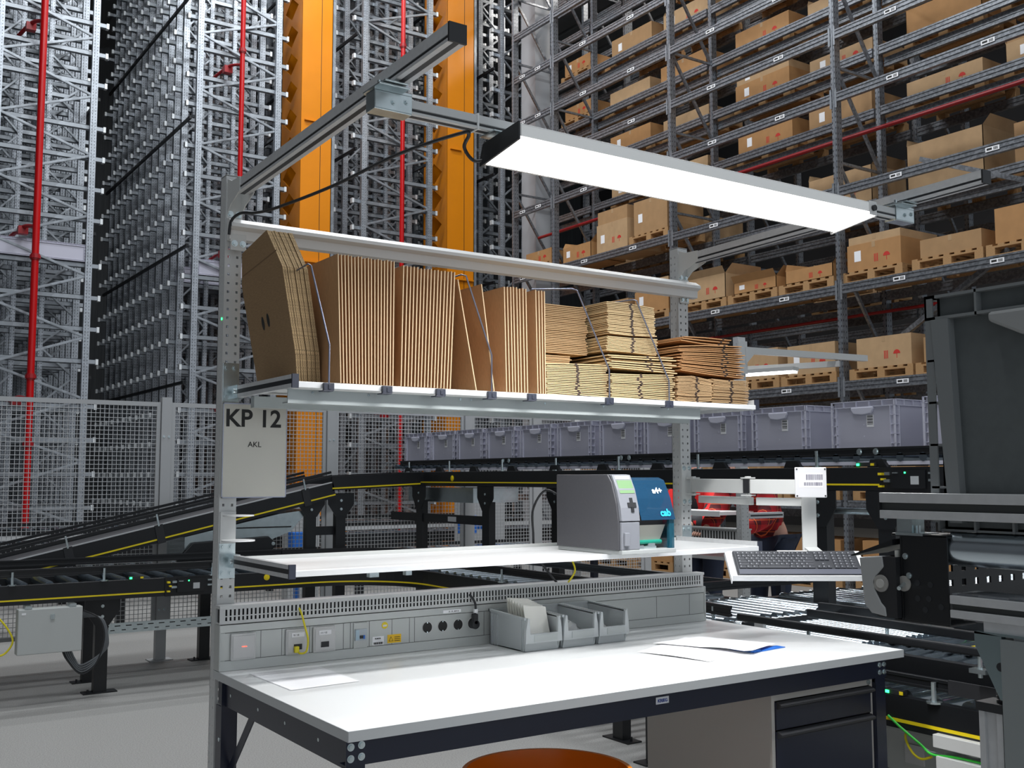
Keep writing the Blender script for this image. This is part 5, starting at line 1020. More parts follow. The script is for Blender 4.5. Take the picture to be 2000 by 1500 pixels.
open_bin(0.982, 1.138, 0.683, 'light grey open fronted bin filled with foil bags, beside the sockets')
open_bin(1.142, 1.297, 0.680, 'light grey open fronted bin holding clear bags, between two others')
open_bin(1.301, 1.440, 0.680, 'light grey open fronted bin farthest from the sockets')
for k in range(7):
    y = 0.70 + k * 0.017; lean = 0.055
    m = MB().add([(1.010, y, .858), (1.108, y, .858), (1.012 + .01, y + lean, 1.0 + .003 * k), (1.118, y + lean, 0.990 + .003 * k), (1.010, y + .008, .858), (1.108, y + .008, .858), (1.022, y + lean + .004, 1.0 + .003 * k), (1.118, y + lean + .004, .990 + .003 * k)], [(0, 1, 3, 2), (4, 6, 7, 5), (0, 4, 5, 1), (2, 3, 7, 6), (0, 2, 6, 4), (1, 5, 7, 3)])
    ob('foil_bag', m, FILM, None, 'silver white flat bag standing in the bin beside the sockets' if k else 'front silver flat bag standing in the bin beside the sockets', 'bag', 'flat bags in the first bin' if k else None)
def bag(x, y, z, sx, sy, sz, lab):
    bm = bmesh_blob(x, y, z, sx, sy, sz); ob('clear_bag', bm, BAG, None, lab, 'bag', smooth=True)
def bmesh_blob(x, y, z, sx, sy, sz):
    m = MB(); n, k = 14, 8; V = []
    for i in range(k + 1):
        a = PI * i / k
        for j in range(n):
            b = 2 * PI * j / n; w_ = 1 + 0.14 * math.sin(5 * b + 3 * i) + 0.1 * math.sin(3 * b - 2 * i)
            V.append((x + sx * math.sin(a) * math.cos(b) * w_, y + sy * math.sin(a) * math.sin(b) * w_, z + sz * (1 - math.cos(a)) * (1 + 0.08 * math.sin(4 * b))))
    return m.add(V, [(i * n + j, i * n + (j + 1) % n, (i + 1) * n + (j + 1) % n, (i + 1) * n + j) for i in range(k) for j in range(n)])
bag(1.215, 0.77, 0.855, 0.055, 0.06, 0.038, 'crumpled clear bag lying in the middle bin'); bag(1.365, 0.79, 0.855, 0.045, 0.05, 0.036, 'crumpled clear bag in the bin farthest from the sockets')
q = MB()
for k in range(9): a = R.uniform(0, 6.28); x, y, z = 1.362 + R.uniform(-.02, .02), 0.775 + R.uniform(-.02, .02), 0.868 + R.uniform(0, .03); q.cyl((x, y, z), (x + .012 * math.cos(a), y + .012 * math.sin(a), z), .003, 6)
ob('brass_fittings', q, mat('brass', (0.6, 0.42, 0.12), 0.3, 0.9), None, 'handful of small brass parts inside the clear bag of the farthest bin', 'parts', kind='stuff')

# papers on the bench
def paper(P, z, lab, curl=None, cat='paper', nm='paper_sheet'):
    a, b, c, d = [Vector((*p, 0)) for p in P]; n = 12; V = []
    for j in range(n + 1):
        for i in range(n + 1):
            u, v = i / n, j / n; p = a.lerp(b, u).lerp(d.lerp(c, u), v); V.append((p.x, p.y, z + (curl(u, v) if curl else 0)))
    m = MB().add(V, [(j * (n + 1) + i, j * (n + 1) + i + 1, (j + 1) * (n + 1) + i + 1, (j + 1) * (n + 1) + i) for j in range(n) for i in range(n)])
    o = ob(nm, m, PAPER, None, lab, cat); s = o.modifiers.new('thickness', 'SOLIDIFY'); s.thickness = 0.0006; s.offset = 1; return o
paper([(0.065, 0.841), (0.073, 0.534), (0.293, 0.546), (0.295, 0.853)], 0.8506, 'white sheet stack lying flat near the sign post'); paper([(0.067, 0.838), (0.075, 0.531), (0.290, 0.543), (0.292, 0.85)], 0.8515, 'top white sheet of the pair lying near the sign post')
paper([(1.305, 0.478), (1.37, 0.20), (1.72, 0.30), (1.66, 0.62)], 0.8506, 'large white paper spread out farthest from the drawers, under the others', lambda u, v: 0.004 * math.sin(3 * u + v))
paper([(1.46, 0.57), (1.585, 0.213), (1.79, 0.30), (1.70, 0.59)], 0.857, 'creased white paper with a lifted corner over the blue folder', lambda u, v: 0.012 * max(0, u - .25) * (1 - v) * abs(math.sin(7 * u)) + 0.003 * u)
t = thing('clip_folder', (1.74, 0.30, 0.8505), 'blue clip folder peeking out from under the papers', 'folder')
ob('cover', MB().add([(1.62, .24, .8506), (1.80, .262, .8506), (1.80, .30, .8506), (1.60, .34, .8506), (1.62, .24, .8526), (1.80, .262, .8526), (1.80, .30, .8526), (1.60, .34, .8526)], [(0, 3, 2, 1), (4, 5, 6, 7), (0, 1, 5, 4), (1, 2, 6, 5), (2, 3, 7, 6), (3, 0, 4, 7)]), BLUE, t)
ob('spine', MB().cyl((1.61, .243, .855), (1.66, .25, .855), .0035, 8), BLUE, t)

# ------------------------------------------------------------------ swing arm with label plate, keyboard tray and keyboard
t = thing('swing_arm', (2.05, 0.95, 1.38), 'jointed light grey swing arm carrying the keyboard tray', 'arm')
p0, p1, p2 = Vector((2.025, 0.945, 1.413)), Vector((1.985, 0.585, 1.410)), Vector((2.055, 0.36, 1.408))
p1 = Vector((1.957, 0.57, 1.411)); p2 = Vector((2.045, 0.37, 1.409))
for i, (a, b_, u_) in enumerate(((p0, p1, 0), (p1, p2, 0))):
    d = (b_ - a).normalized(); ob('arm_segment', MB().beam(a + d * .012, b_ - d * .012, 0.03, 0.055), LG, t, bev=.002); ob('arm_segment', MB().beam(a + d * .012 + Vector((.03, 0, -.058)), b_ - d * .012 + Vector((.03, 0, -.058)), 0.02, 0.03), LG, t, bev=.002)
for q_ in (p0, p1): ob('hinge', MB().box(q_.x - .02, q_.x + .02, q_.y - .02, q_.y + .02, 1.441, 1.446).box(q_.x - .02, q_.x + .02, q_.y - .02, q_.y + .02, 1.374, 1.379).cyl((q_.x, q_.y, 1.37), (q_.x, q_.y, 1.45), .012, 14), LG, t)
ob('hinge_end', MB().box(p1.x - .018, p1.x - .014, p1.y - .02, p1.y + .01, 1.385, 1.438), RUBBER, t)
RV = Vector((0.8289, -0.5595, 0)); DV = Vector((0.5595, 0.8289, 0)); UZ = Vector((0, 0, 1))
c = Vector((2.075, 0.375, 1.285)); ob('upright_plate', MB().obox(c, (RV, DV, UZ), (0.027, 0.006, 0.115)), LG, t, bev=.002)
c = Vector((2.001, 0.300, 1.4265))
s = ob('label_plate', MB().obox(c, (RV, DV, UZ), (0.0585, 0.004, 0.056)), mat('plate_off_white', (0.66, 0.66, 0.68), 0.4), t, bev=.003)
def onplate(nm, u0, u1, z0_, z1_, d, m): 
    cc = c + RV * (u0 + u1) / 2 + UZ * (z0_ + z1_) / 2 - DV * (0.004 + d / 2); return MB().obox(cc, (RV, DV, UZ), ((u1 - u0) / 2, d / 2, (z1 - z0_) / 2)) if False else MB().obox(cc, (RV, DV, UZ), ((u1 - u0) / 2, d / 2, (z1_ - z0_) / 2))
l = ob('sticker', onplate('', -.044, .044, -.018, .034, .0006, PAPER), PAPER, s); q = MB()
x = -0.018
while x < 0.042: wq = R.choice((.0008, .0014, .002)); m_ = onplate('', x, x + wq, .009, .030, .001, INK); q.add(m_.v, m_.f); x += wq + R.choice((.0008, .0013))
x = -0.026
while x < 0.042: wq = R.choice((.0008, .0014, .002)); m_ = onplate('', x, x + wq, -.012, .001, .001, INK); q.add(m_.v, m_.f); x += wq + R.choice((.0008, .0013))
ob('bar_pattern', q, mat('barcode_ink', (0.06, 0.05, 0.10), 0.6), l)
q = MB()
for a in (-.052, .052):
    for b_ in (-.049, .049): m_ = onplate('', a - .0025, a + .0025, b_ - .0025, b_ + .0025, .002, INK); q.add(m_.v, m_.f)
ob('screw', q, RUBBER, s)
# keyboard frame: right vector RV, slope vector SV rising away from the viewer
TL, TRr, BR_, BL_ = Vector((1.744, .459, 1.179)), Vector((2.118, .207, 1.178)), Vector((2.062, .118, 1.102)), Vector((1.690, .368, 1.100))
kc = (TL + TRr + BR_ + BL_) / 4; KX = (TRr - TL).normalized(); KY = ((TL + TRr) - (BL_ + BR_)); kh = KY.length / 4; KY.normalize(); KY = (KY - KX * KY.dot(KX)).normalized(); KN = KX.cross(KY); kw = 0.45
if KN.z < 0: KN = -KN
t = thing('keyboard_tray', tuple(kc - KN * .02), 'white tilted sheet metal tray holding the keyboard', 'tray')
ob('tray_plate', MB().obox(kc - KN * .016 - KX * .0, (KX, KY, KN), (kw / 2 + .022, kh + .014, .0015)), mat('tray_white', (0.74, 0.75, 0.76), 0.3), t)
ob('front_lip', MB().obox(kc - KN * .005 - KY * (kh + .014), (KX, KY, KN), (kw / 2 + .022, .0015, .012)), mat('tray_white', (0, 0, 0)), t)
ob('side_flange', MB().obox(kc - KN * .022 - KX * (kw / 2 + .022), (KX, KY, KN), (.0015, kh + .014, .009)), mat('tray_white', (0, 0, 0)), t)
ob('tray_neck', MB().beam(tuple(kc + KX * .10 + KY * kh - KN * .02), (2.085, .385, 1.185), .05, .004), LG, t)
t = thing('keyboard', tuple(kc - KN * .013), 'black keyboard with number pad on the tilted white tray', 'keyboard')
KB_ = mat('keyboard_black', (0.03, 0.032, 0.038), 0.35)
def kbx(u0, u1, v0, v1, n0, n1): m = MB(); m.obox(kc + KX * ((u0 + u1) / 2) + KY * ((v0 + v1) / 2) + KN * ((n0 + n1) / 2), (KX, KY, KN), ((u1 - u0) / 2, (v1 - v0) / 2, (n1 - n0) / 2)); return m
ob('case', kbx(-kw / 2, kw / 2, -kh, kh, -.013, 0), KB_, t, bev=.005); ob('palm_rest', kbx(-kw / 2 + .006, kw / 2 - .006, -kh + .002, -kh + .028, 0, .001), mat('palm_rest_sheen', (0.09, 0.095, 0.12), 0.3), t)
ob('silver_strip', kbx(-.06, .05, kh - .006, kh - .001, 0, .001), mat('strip_silver', (0.7, 0.7, 0.68), 0.3), t)
kk = MB(); cap = MB(); P2 = kh * 2; rows = 6; kz0 = -kh + .032; kz1 = kh - .010; rh = (kz1 - kz0) / rows
KEYM = mat('key_cap', (0.035, 0.037, 0.045), 0.4); LEG = mat('key_legend', (0.45, 0.46, 0.5), 0.5)
def key(u, v, wk, hk, leg_=True, nm='key'):
    k = ob(nm, kbx(u, u + wk - .0018, v, v + hk - .0016, .0005, .0032), KEYM, t)
    if leg_: m_ = kbx(u + .004, u + .0075, v + hk * .5, v + hk * .68, .0032, .0034); cap.add(m_.v, m_.f)
for r_ in range(rows):
    v = kz0 + r_ * rh
    if r_ == 0: L_ = [1.4, 1.2, 1.2, 6.2, 1.2, 1.2, 1.2, 1.4]
    elif r_ == 5: L_ = [1, .8, 1, 1, 1, 1, .6, 1, 1, 1, 1, .6, 1, 1, 1, 1]
    else: L_ = [[2.2] + [1] * 11 + [1.8], [1.8] + [1] * 11 + [2.2], [1.5] + [1] * 12 + [1.5], [1] * 13 + [2]][r_ - 1]
    tot = sum(L_); u = -kw / 2 + .012; W_ = 0.272
    for i_, l_ in enumerate(L_): key(u, v, l_ / tot * W_, rh, not (r_ == 0 and i_ == 3)); u += l_ / tot * W_
    for i_ in range(3):
        if r_ in (3, 4, 5) or r_ == 0 or (r_ == 1 and i_ == 1): key(-kw / 2 + .292 + i_ * .0175, v, .0172, rh)
    for i_ in range(4): key(-kw / 2 + .354 + i_ * .0205, v, .02, rh)
ob('key_legends', cap, LEG, t)
# ------------------------------------------------------------------ roller infeed in the near foreground with the big dark tote
XM = 0.163
t = thing('infeed_conveyor', (0.4, -1.9, 0), 'near black and aluminium roller conveyor carrying the big dark grey tote', 'conveyor')
def slotprof(x0, x1, y0, y1, z0, z1, gx, nm, grooves=((.33, .67),)):
    """aluminium profile along Y whose -X face has recessed grooves"""
    m = MB().box(x0 + 0.006, x1, y0, y1, z0, z1); edges = [0]
    for a, b in grooves: edges += [a, b]
    edges.append(1); H = z1 - z0
    for i in range(0, len(edges), 2): m.box(x0, x0 + 0.006, y0, y1, z0 + edges[i] * H, z0 + edges[i + 1] * H)
    o = ob(nm, m, ALU, t, bev=.0008); g = MB()
    for a, b in grooves: g.box(x0 + 0.0052, x0 + 0.006, y0 + .0005, y1 - .0005, z0 + a * H, z0 + b * H)
    ob('groove', g, mat('groove_grey', (0.05, 0.055, 0.055), 0.5), o); return o
slotprof(XM - 0.006, XM + 0.012, -2.25, -1.382, 1.389, 1.4245, 0, 'side_guide', ((.32, .62),))
ob('guide_end_cap', MB().box(XM - .006, XM + .012, -1.382, -1.3795, 1.389, 1.4245), RUBBER, t)
slotprof(XM - 0.002, XM + 0.035, -2.25, -1.484, 1.262, 1.291, 0, 'lower_beam', ((.35, .62),))
ob('beam_top_plate', MB().box(XM + .004, XM + .06, -2.25, -1.484, 1.2912, 1.2935), GALVD, t)
ob('lower_strip', MB().box(XM, XM + .03, -2.25, -1.53, 1.249, 1.2618), ALU, t)
for k in range(9):
    x = XM + 0.026 + k * 0.072; r = ob('roller', MB().cyl((x, -2.2, 1.350), (x, -1.476, 1.350), 0.0225, 32).cyl((x, -1.476, 1.350), (x, -1.468, 1.350), 0.0225, 32, 0.017), ROLL, t, smooth=True)
    ob('axle', MB().cyl((x, -1.468, 1.35), (x, -1.452, 1.35), 0.005, 10), ZINC, r)
us = [0, 0.012]; 
hp = [0.0]; e = [0.0]
for k in range(14): e += [0.012 + k * 0.030, 0.012 + k * 0.030 + 0.010]
e.append(0.62)
ob('perforated_side', MB().plate((XM + .002, -1.4505, 1.250), (1, 0, 0), (0, 0, 1), e, [0, 0.047, 0.056, 0.067, 0.076, 0.118], lambda i, j: i % 2 == 1 and j in (1, 3), 0.003), BLACK, t)
m = MB().box(XM, XM + .003, -1.482, -1.412, 1.251, 1.368).box(XM, XM + .05, -1.412, -1.409, 1.251, 1.368).box(XM, XM + .06, -1.482, -1.396, 1.365, 1.369).box(XM, XM + .06, -1.482, -1.396, 1.249, 1.252)
ob('end_frame', m, BLACK, t, bev=.001)
q = MB(); bolts(q, [(XM, -1.418, 1.338), (XM, -1.423, 1.312)], (-1, 0, 0), .0035, .003); ob('frame_bolts', q, ZINC, t)
q = MB()
for y, z in ((-1.435, 1.303), (-1.455, 1.302), (-1.435, 1.282), (-1.452, 1.283), (-1.446, 1.268), (-1.47, 1.274)): q.cyl((XM - .0006, y, z), (XM, y, z), .0042, 14)
ob('frame_hole', q, ALUD, t)
ob('angle_strip', MB().box(XM - .002, XM + .02, -1.405, -1.402, 1.312, 1.345).box(XM - .002, XM + .02, -1.408, -1.402, 1.262, 1.271), mat('bright_strip', (0.7, 0.7, 0.65), 0.3), t)
hx = XM - 0.01
P = [(-1.350, 1.333), (-1.3875, 1.337), (-1.3895, 1.322), (-1.376, 1.308), (-1.374, 1.29), (-1.384, 1.272), (-1.3905, 1.266), (-1.392, 1.254), (-1.368, 1.257), (-1.357, 1.268)]
ob('housing_cover', MB().prism(P, 'x', hx - .002, hx + .02), mat('cover_light_grey', (0.42, 0.43, 0.43), 0.4), t, bev=.0015)
ob('housing_block', MB().box(hx, hx + .04, -1.409, -1.3755, 1.253, 1.336), RUBBER, t)
s = ob('idler_disc', MB().cyl((hx - .002, -1.3845, 1.299), (hx + .002, -1.3845, 1.299), 0.0118, 32), mat('disc_grey', (0.36, 0.35, 0.33), 0.5), t); ob('disc_hub', MB().cyl((hx - .004, -1.3845, 1.299), (hx - .002, -1.3845, 1.299), 0.0062, 24), mat('hub_light_grey', (0.55, 0.54, 0.51), 0.5), s)
s = ob('idler_disc', MB().cyl((hx + .008, -1.4145, 1.3005), (hx + .012, -1.4145, 1.3005), 0.0105, 28), mat('disc_grey', (0, 0, 0)), t); ob('idler_axle', MB().cyl((hx + .010, -1.4145, 1.3005), (hx - .014, -1.423, 1.296), 0.0028, 10), ZINC, s)
ob('deflector_plate', MB().add([(XM - .004, -1.330, 1.335), (XM - .004, -1.400, 1.360), (XM + .10, -1.400, 1.366), (XM + .08, -1.330, 1.337), (XM - .004, -1.330, 1.333), (XM - .004, -1.400, 1.352), (XM + .10, -1.400, 1.358), (XM + .08, -1.330, 1.335)], [(0, 1, 2, 3), (4, 7, 6, 5), (0, 4, 5, 1), (1, 5, 6, 2), (2, 6, 7, 3), (3, 7, 4, 0)]), BLACK, t)
ob('guide_bracket', MB().box(XM + .002, XM + .03, -1.428, -1.404, 1.370, 1.392).box(XM - .002, XM + .035, -1.447, -1.404, 1.3665, 1.370).cyl((XM + .01, -1.433, 1.362), (XM + .01, -1.433, 1.380), .0035, 10), ZINC, t)
G1 = mat('blue_zinc_plate', (0.30, 0.38, 0.40), 0.25, 0.85)
ob('gusset_plate', MB().prism([(-1.519, 1.249), (-1.556, 1.246), (-1.556, 1.167), (-1.5515, 1.167), (-1.519, 1.232)], 'x', XM - .004, XM + .006).box(XM - .004, XM + .05, -1.60, -1.519, 1.246, 1.249), G1, t)
ob('gusset_hole', MB().cyl((XM - .0046, -1.5535, 1.208), (XM - .004, -1.5535, 1.208), .0055, 14), ALUD, t)
ob('stand_column', MB().box(XM - .008, XM + .03, -1.62, -1.5565, 0.0, 1.243), mat('stand_grey', (0.30, 0.33, 0.335), 0.35, 0.3), t)
ob('adjust_column', MB().box(XM, XM + .03, -1.553, -1.521, 0.0, 1.150).box(XM - .004, XM, -1.553, -1.545, 0, 1.15).box(XM - .004, XM, -1.529, -1.521, 0, 1.15), ALU, t); ob('column_cap', MB().box(XM - .006, XM + .034, -1.555, -1.518, 1.150, 1.161), RUBBER, t)
q = MB()
for k in range(6): q.cyl((XM + .01, -1.546, 1.161 + k * .0055), (XM + .01, -1.546, 1.1645 + k * .0055), .0075, 16)
ob('bellows', q, RUBBER, t); ob('rear_stand', MB().box(0.70, 0.74, -1.6, -1.5, 0, 1.25).box(XM + .0, 0.76, -1.6, -1.57, 1.22, 1.247), ALU, t)
BT = tote('big_tote', 0.40, 0.60, 0.3215, BIND, BINE, 'big dark grey plastic tote standing on the near roller conveyor', 'tote', None, (XM + 0.013, -2.052, 1.3735), labels=False, dark=True)

# trays, outlets and cables below the bench end
t = thing('cable_tray', (2.26, -0.2, 0.4), 'pair of light grey cable trays under the conveyor at the bench end', 'cable tray')
ob('upper_tray', MB().box(2.25, 2.35, -1.2, 0.0, 0.500, 0.545), LG, t, bev=.002); ob('lower_tray', MB().box(2.25, 2.35, -1.2, -0.01, 0.425, 0.472), LG, t, bev=.002); ob('tray_holder', MB().box(2.30, 2.34, -0.3, -0.26, 0.425, 0.53).box(2.30, 2.34, -1.0, -0.96, 0.0, 0.53), BLACK, t)
t = thing('outlet_box', (2.5, 0.15, 0.3), 'grey outlet trunking with sockets below the conveyor at the bench end', 'trunking')
ob('body', MB().box(2.40, 2.50, -0.1, 0.32, 0.34, 0.52).box(2.38, 2.50, -.1, .32, .49, .535), TR, t, bev=.004); q = MB()
for y in (0.07, 0.02): q.cyl((2.396, y, .41), (2.40, y, .41), .021, 20)
ob('socket', q, INK, t); ob('switch', MB().box(2.394, 2.40, 0.14, 0.22, 0.38, 0.45), SWM, t); ob('stand', MB().box(2.42, 2.48, 0.1, 0.14, 0, 0.34), BLACK, t)
tag(ob('green_cable', MB().tube([(2.275, 0.20, .570), (2.27, 0.14, .535), (2.265, 0.06, .495), (2.262, 0.01, .470), (2.27, -.10, .478), (2.28, -.4, .475)], .0045), GRN, smooth=True), 'green cable running down from the yellow striped conveyor to the trays', 'cable')
tag(ob('grey_cable_run', MB().tube([(2.285, 0.19, .560), (2.28, 0.12, .52), (2.275, 0.04, .478), (2.27, -.02, .476), (2.28, -.4, .474)], .004), CAB, smooth=True), 'grey cable beside the green one at the bench end', 'cable')
tag(ob('earth_cable', MB().tube([(2.30, 0.13, .54), (2.29, .14, .50), (2.285, .11, .455), (2.28, .07, .44), (2.285, .03, .455)], .0045), YELC, smooth=True), 'yellow-green cable loop hanging before the outlet box', 'cable')

# orange tub standing before the bench
t = thing('orange_tub', (0.665, 0.12, 0), 'round orange plastic tub, its rim showing below the bench front rail', 'tub')
prf = [(0.17, 0.0), (0.205, 0.30), (0.232, 0.61), (0.240, 0.625), (0.240, 0.635), (0.228, 0.635), (0.224, 0.61), (0.197, 0.30), (0.163, 0.012), (0.0, 0.012)]
n = 64; V = [(0.665 + r * math.cos(2 * PI * k / n), 0.12 + r * math.sin(2 * PI * k / n), z) for r, z in prf for k in range(n)]
m = MB().add(V, [(i * n + k, i * n + (k + 1) % n, (i + 1) * n + (k + 1) % n, (i + 1) * n + k) for i in range(len(prf) - 1) for k in range(n)]); m.add([], []); m.f.append(tuple(range(n))[::-1])
ob('shell', m, mat('orange_plastic', (0.70, 0.20, 0.004), 0.3), t, smooth=True)

# ------------------------------------------------------------------ second packing station beyond the tote line
t2 = post(4.555, 2.47, 'distant perforated post of the second packing station, beyond the tote line', y0=3.1, wd=0.075)
ob('arm_plate', MB().box(4.55, 4.64, 3.09, 3.10, 2.2, 2.44), LG, t2)
t = thing('cantilever_arm', (5.3, 3.1, 2.36), 'distant light grey arm on the second packing station', 'arm', None)
ob('profile', MB().beam((4.63, 3.11, 2.375), (6.02, 3.11, 2.402), 0.045, 0.048), LG, t); ob('gusset', MB().prism([(4.62, 2.40), (4.62, 2.27), (4.72, 2.36), (4.72, 2.40)], 'y', 3.085, 3.09), LG, t)
t = thing('work_lamp', (5.3, 3.5, 2.28), 'small distant lit work lamp on the second packing station', 'lamp')
ob('crossbar', MB().beam((5.66, 3.08, 2.335), (5.15, 4.25, 2.335), 0.04, 0.045), LG, t); ob('housing', MB().beam((5.29, 3.2, 2.285), (4.95, 4.3, 2.285), 0.1, 0.03), LG, t)
ob('diffuser', MB().beam((5.29, 3.21, 2.262), (4.95, 4.29, 2.262), 0.09, 0.016), mat('distant_lit_diffuser', (1, 1, .98), .4, emit=5), t)
area('work_lamp_light', (5.12, 3.75, 2.24), (0, 0, math.radians(17)), 0.09, 1.0, 10)
t = thing('packing_bench', (5.0, 3.8, 0), 'second packing bench with shelf and slotted duct, seen under the tote line', 'workbench')
ob('table_top', MB().box(4.68, 5.12, 3.15, 5.1, 0.825, 0.85), WHITE, t); ob('leg', MB().box(4.7, 4.75, 3.2, 3.25, 0, .825), NAVY, t); ob('leg', MB().box(5.06, 5.11, 3.2, 3.25, 0, .825), NAVY, t); ob('leg', MB().box(4.7, 4.75, 5.0, 5.05, 0, .825), NAVY, t)
ob('duct', MB().box(4.64, 4.69, 3.14, 5.1, 0.97, 1.06).box(4.63, 4.70, 3.14, 5.1, 1.06, 1.07), LGP, t); q = MB()
for k in range(60): q.box(4.6385, 4.64, 3.16 + k * .03, 3.172 + k * .03, .985, 1.045)
ob('duct_slots', q, INK, t, kind='stuff'); ob('shelf_profile', MB().box(4.66, 5.02, 3.12, 3.16, 1.145, 1.187), ALU, t); ob('groove', MB().box(4.67, 5.01, 3.1185, 3.12, 1.160, 1.172), ALUD, t)
ob('shelf_board', MB().box(4.66, 5.02, 3.42, 5.1, 1.16, 1.185).box(4.655, 4.66, 3.42, 5.1, 1.15, 1.19), WHITE, t)
post(4.58, 2.4, 'farthest perforated post of the second packing station, mostly hidden behind the printer', y0=5.1)

# ------------------------------------------------------------------ people at the second station
def skin_mesh(name, V, E_, Rr, m, parent, sub=2, root=0):
    me = bpy.data.meshes.new(name); me.from_pydata(V, E_, []); o = bpy.data.objects.new(name, me); COL.objects.link(o); me.materials.append(m)
    md = o.modifiers.new('skin', 'SKIN'); md.use_smooth_shade = True
    for i, v in enumerate(me.skin_vertices[0].data): v.radius = Rr[i] if isinstance(Rr[i], tuple) else (Rr[i], Rr[i]); v.use_root = i == root
    s = o.modifiers.new('sub', 'SUBSURF'); s.levels = sub; s.render_levels = sub
    o.parent = parent; reg(o); return o
SK = mat('skin', (0.62, 0.34, 0.25), 0.5)
def plaid():
    m = bpy.data.materials.new('red_plaid_flannel'); m.use_nodes = True; nt = m.node_tree; b = nt.nodes['Principled BSDF']; b.inputs['Roughness'].default_value = .9
    tc = nt.nodes.new('ShaderNodeTexCoord'); sp = nt.nodes.new('ShaderNodeSeparateXYZ'); nt.links.new(tc.outputs['Object'], sp.inputs[0])
    def N(op, a, c):
        n = nt.nodes.new('ShaderNodeMath'); n.operation = op
        for i, v in enumerate((a, c)):
            if isinstance(v, (int, float)): n.inputs[i].default_value = v
            elif v is not None: nt.links.new(v, n.inputs[i])
        return n.outputs[0]
    def band(s, per, w_, off): return N('LESS_THAN', N('FRACT', N('ADD', N('DIVIDE', s, per), off + 50), None), w_)
    f = None
    for s in (sp.outputs[1], sp.outputs[2]):
        k = N('MULTIPLY', band(s, .11, .45, 0.1), .42); f = k if f is None else N('ADD', f, k)
    rp = nt.nodes.new('ShaderNodeValToRGB'); rp.color_ramp.elements[0].color = (.50, .012, .018, 1); rp.color_ramp.elements[1].color = (.01, .008, .012, 1); nt.links.new(f, rp.inputs[0])
    g = N('MAXIMUM', band(sp.outputs[1], .11, .05, .8), band(sp.outputs[2], .11, .05, .8)); mx = nt.nodes.new('ShaderNodeMix'); mx.data_type = 'RGBA'; nt.links.new(g, mx.inputs[0]); nt.links.new(rp.outputs[0], mx.inputs[6]); mx.inputs[7].default_value = (.75, .12, .03, 1)
    nt.links.new(mx.outputs[2], b.inputs['Base Color']); return m
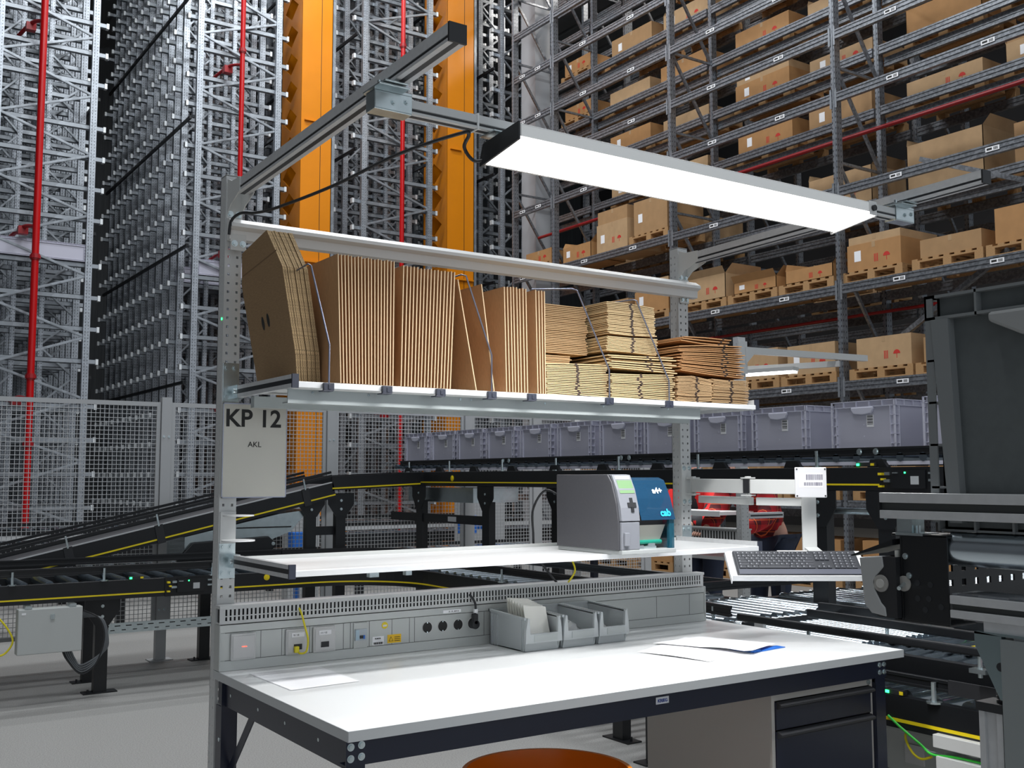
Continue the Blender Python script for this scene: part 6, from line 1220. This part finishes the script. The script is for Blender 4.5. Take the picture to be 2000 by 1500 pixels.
def person(loc, rz, lab, shirt, trousers, hair, lean=0.35, scale=1.0):
    t = thing('person', loc, lab, 'person', None, rz)
    # local frame: faces +Y, up Z; pelvis at 0.95
    V, E_, Rr = [], [], []
    def v(x, y, z, r, p=None): V.append((x, y, z)); Rr.append(r); (E_.append((p, len(V) - 1)) if p is not None else None); return len(V) - 1
    L = lean; pel = v(0, 0, .95, (.15, .11)); wst = v(0, .05 * L, 1.08, (.135, .10), pel); che = v(0, .38 * L, 1.27, (.155, .11), wst); upc = v(0, .62 * L, 1.40, (.12, .09), che); nk = v(0, .80 * L, 1.49, .055, upc); 
    hb = v(0, .92 * L + .01, 1.56, .065, nk); hd = v(0, .98 * L + .02, 1.63, (.078, .095), hb); ht = v(0, 1.0 * L + .005, 1.70, (.07, .085), hd)
    hands = []
    for s in (-1, 1):
        sh = v(s * .17, .62 * L, 1.40, .062, upc); el = v(s * .24, .55 * L + .12, 1.14, .046, sh); wr = v(s * .17, .55 * L + .36, 1.05, .029, el); pa = v(s * .16, .55 * L + .42, 1.035, (.036, .018), wr); hands.append((s, pa, wr, el, sh))
        for k in range(4):
            a = v(s * (.16 + (k - 1.5) * -.020), .55 * L + .475, 1.03 - .002 * k, .0098, pa); b = v(s * (.16 + (k - 1.5) * -.022), .55 * L + .50 + (.006 if k in (1, 2) else 0), 1.015, .0088, a); v(s * (.16 + (k - 1.5) * -.022), .55 * L + .512, .998, .0078, b)
        a = v(s * (.16 - .042), .55 * L + .42, 1.02, .011, pa); v(s * (.16 - .055), .55 * L + .45, 1.005, .009, a)
        hp_ = v(s * .095, 0, .90, .095, pel); kn = v(s * .105, .03, .50, .06, hp_); an = v(s * .11, 0, .09, .04, kn); v(s * .12, .14, .035, (.04, .03), an)
    body = skin_mesh('body', V, E_, Rr, SK, t)
    def sub_(idx, grow, nm, m, root=0):
        mp = {j: i for i, j in enumerate(idx)}; skin_mesh(nm, [V[j] for j in idx], [(mp[a], mp[b]) for a, b in E_ if a in mp and b in mp], [tuple(q + grow for q in (Rr[j] if isinstance(Rr[j], tuple) else (Rr[j], Rr[j]))) for j in idx], m, t)
    arms = [j for h in hands for j in (h[4], h[3], h[2])]
    legs = []
    for s, pa, wr, el, sh in hands: k = pa + 14 + 1; legs += [k, k + 1, k + 2]
    sub_([pel, wst, che, upc, legs[0], legs[3]] + arms, .034, 'shirt', shirt)
    sub_([pel] + legs, .02, 'trousers', trousers)
    q = MB()
    for s, pa, *_ in hands:
        k = pa + 15 + 2; x, y, z = V[k]; q.prism([(-.06, 0), (.20, 0), (.20, .035), (.13, .075), (.03, .11), (-.06, .11)], 'x', x - .048, x + .048)
    ob('shoes', q, BLACK, t, local=True, bev=.02)
    c = V[hd]; q = MB(); n, kk = 20, 10
    for i in range(kk + 1):
        a = PI * .56 * i / kk
        for j in range(n): b = 2 * PI * j / n; q.v.append((c[0] + .098 * math.sin(a) * math.cos(b), c[1] - .012 + .118 * math.sin(a) * math.sin(b), c[2] + .028 + .108 * math.cos(a)))
    q.f = [(i * n + j, i * n + (j + 1) % n, (i + 1) * n + (j + 1) % n, (i + 1) * n + j) for i in range(kk) for j in range(n)]
    ob('hair', q, hair, t, local=True, smooth=True)
    q = MB(); [q.cyl((s * .032, c[1] + .092, c[2] + .0), (s * .032, c[1] + .10, c[2] + .0), .009, 10) for s in (-1, 1)]; ob('eyes', q, INK, t, local=True)
    q = MB().prism([(c[1] + .088, c[2] + .0), (c[1] + .122, c[2] - .035), (c[1] + .088, c[2] - .042)], 'x', -.012, .012); ob('nose', q, SK, t, local=True, bev=.005)
    ob('mouth', MB().box(-.024, .024, c[1] + .086, c[1] + .092, c[2] - .066, c[2] - .058), mat('lips', (.45, .16, .14), .5), t, local=True)
    q = MB(); [q.cyl((s * .082, c[1] - .005, c[2] - .01), (s * .094, c[1] - .012, c[2] - .005), .026, 12) for s in (-1, 1)]; ob('ears', q, SK, t, local=True)
    return t
HAIRM = mat('dark_hair', (0.03, 0.02, 0.015), .7); JEAN = mat('dark_jeans', (.02, .03, .06), .8)
person((5.42, 3.62, 0), math.radians(100), 'person in a red and black plaid flannel shirt bending over the second bench', plaid(), JEAN, HAIRM, 0.5)
jk = mat('red_black_workwear', (0.55, 0.012, 0.015), .8, 0, 1.0, 6, stretch=(1, 2.2, .1), col2=(0.75, 0.02, 0.02))
rp = jk.node_tree.nodes['Color Ramp']; rp.color_ramp.interpolation = 'CONSTANT'; rp.color_ramp.elements[0].position = 0; rp.color_ramp.elements[0].color = (.03, .03, .035, 1); rp.color_ramp.elements[1].position = .5; rp.color_ramp.elements[1].color = (.75, .02, .02, 1)
person((5.5, 4.45, 0), math.radians(100), 'person in a red and black work jacket at the far part of the second bench', jk, JEAN, HAIRM, 0.15)
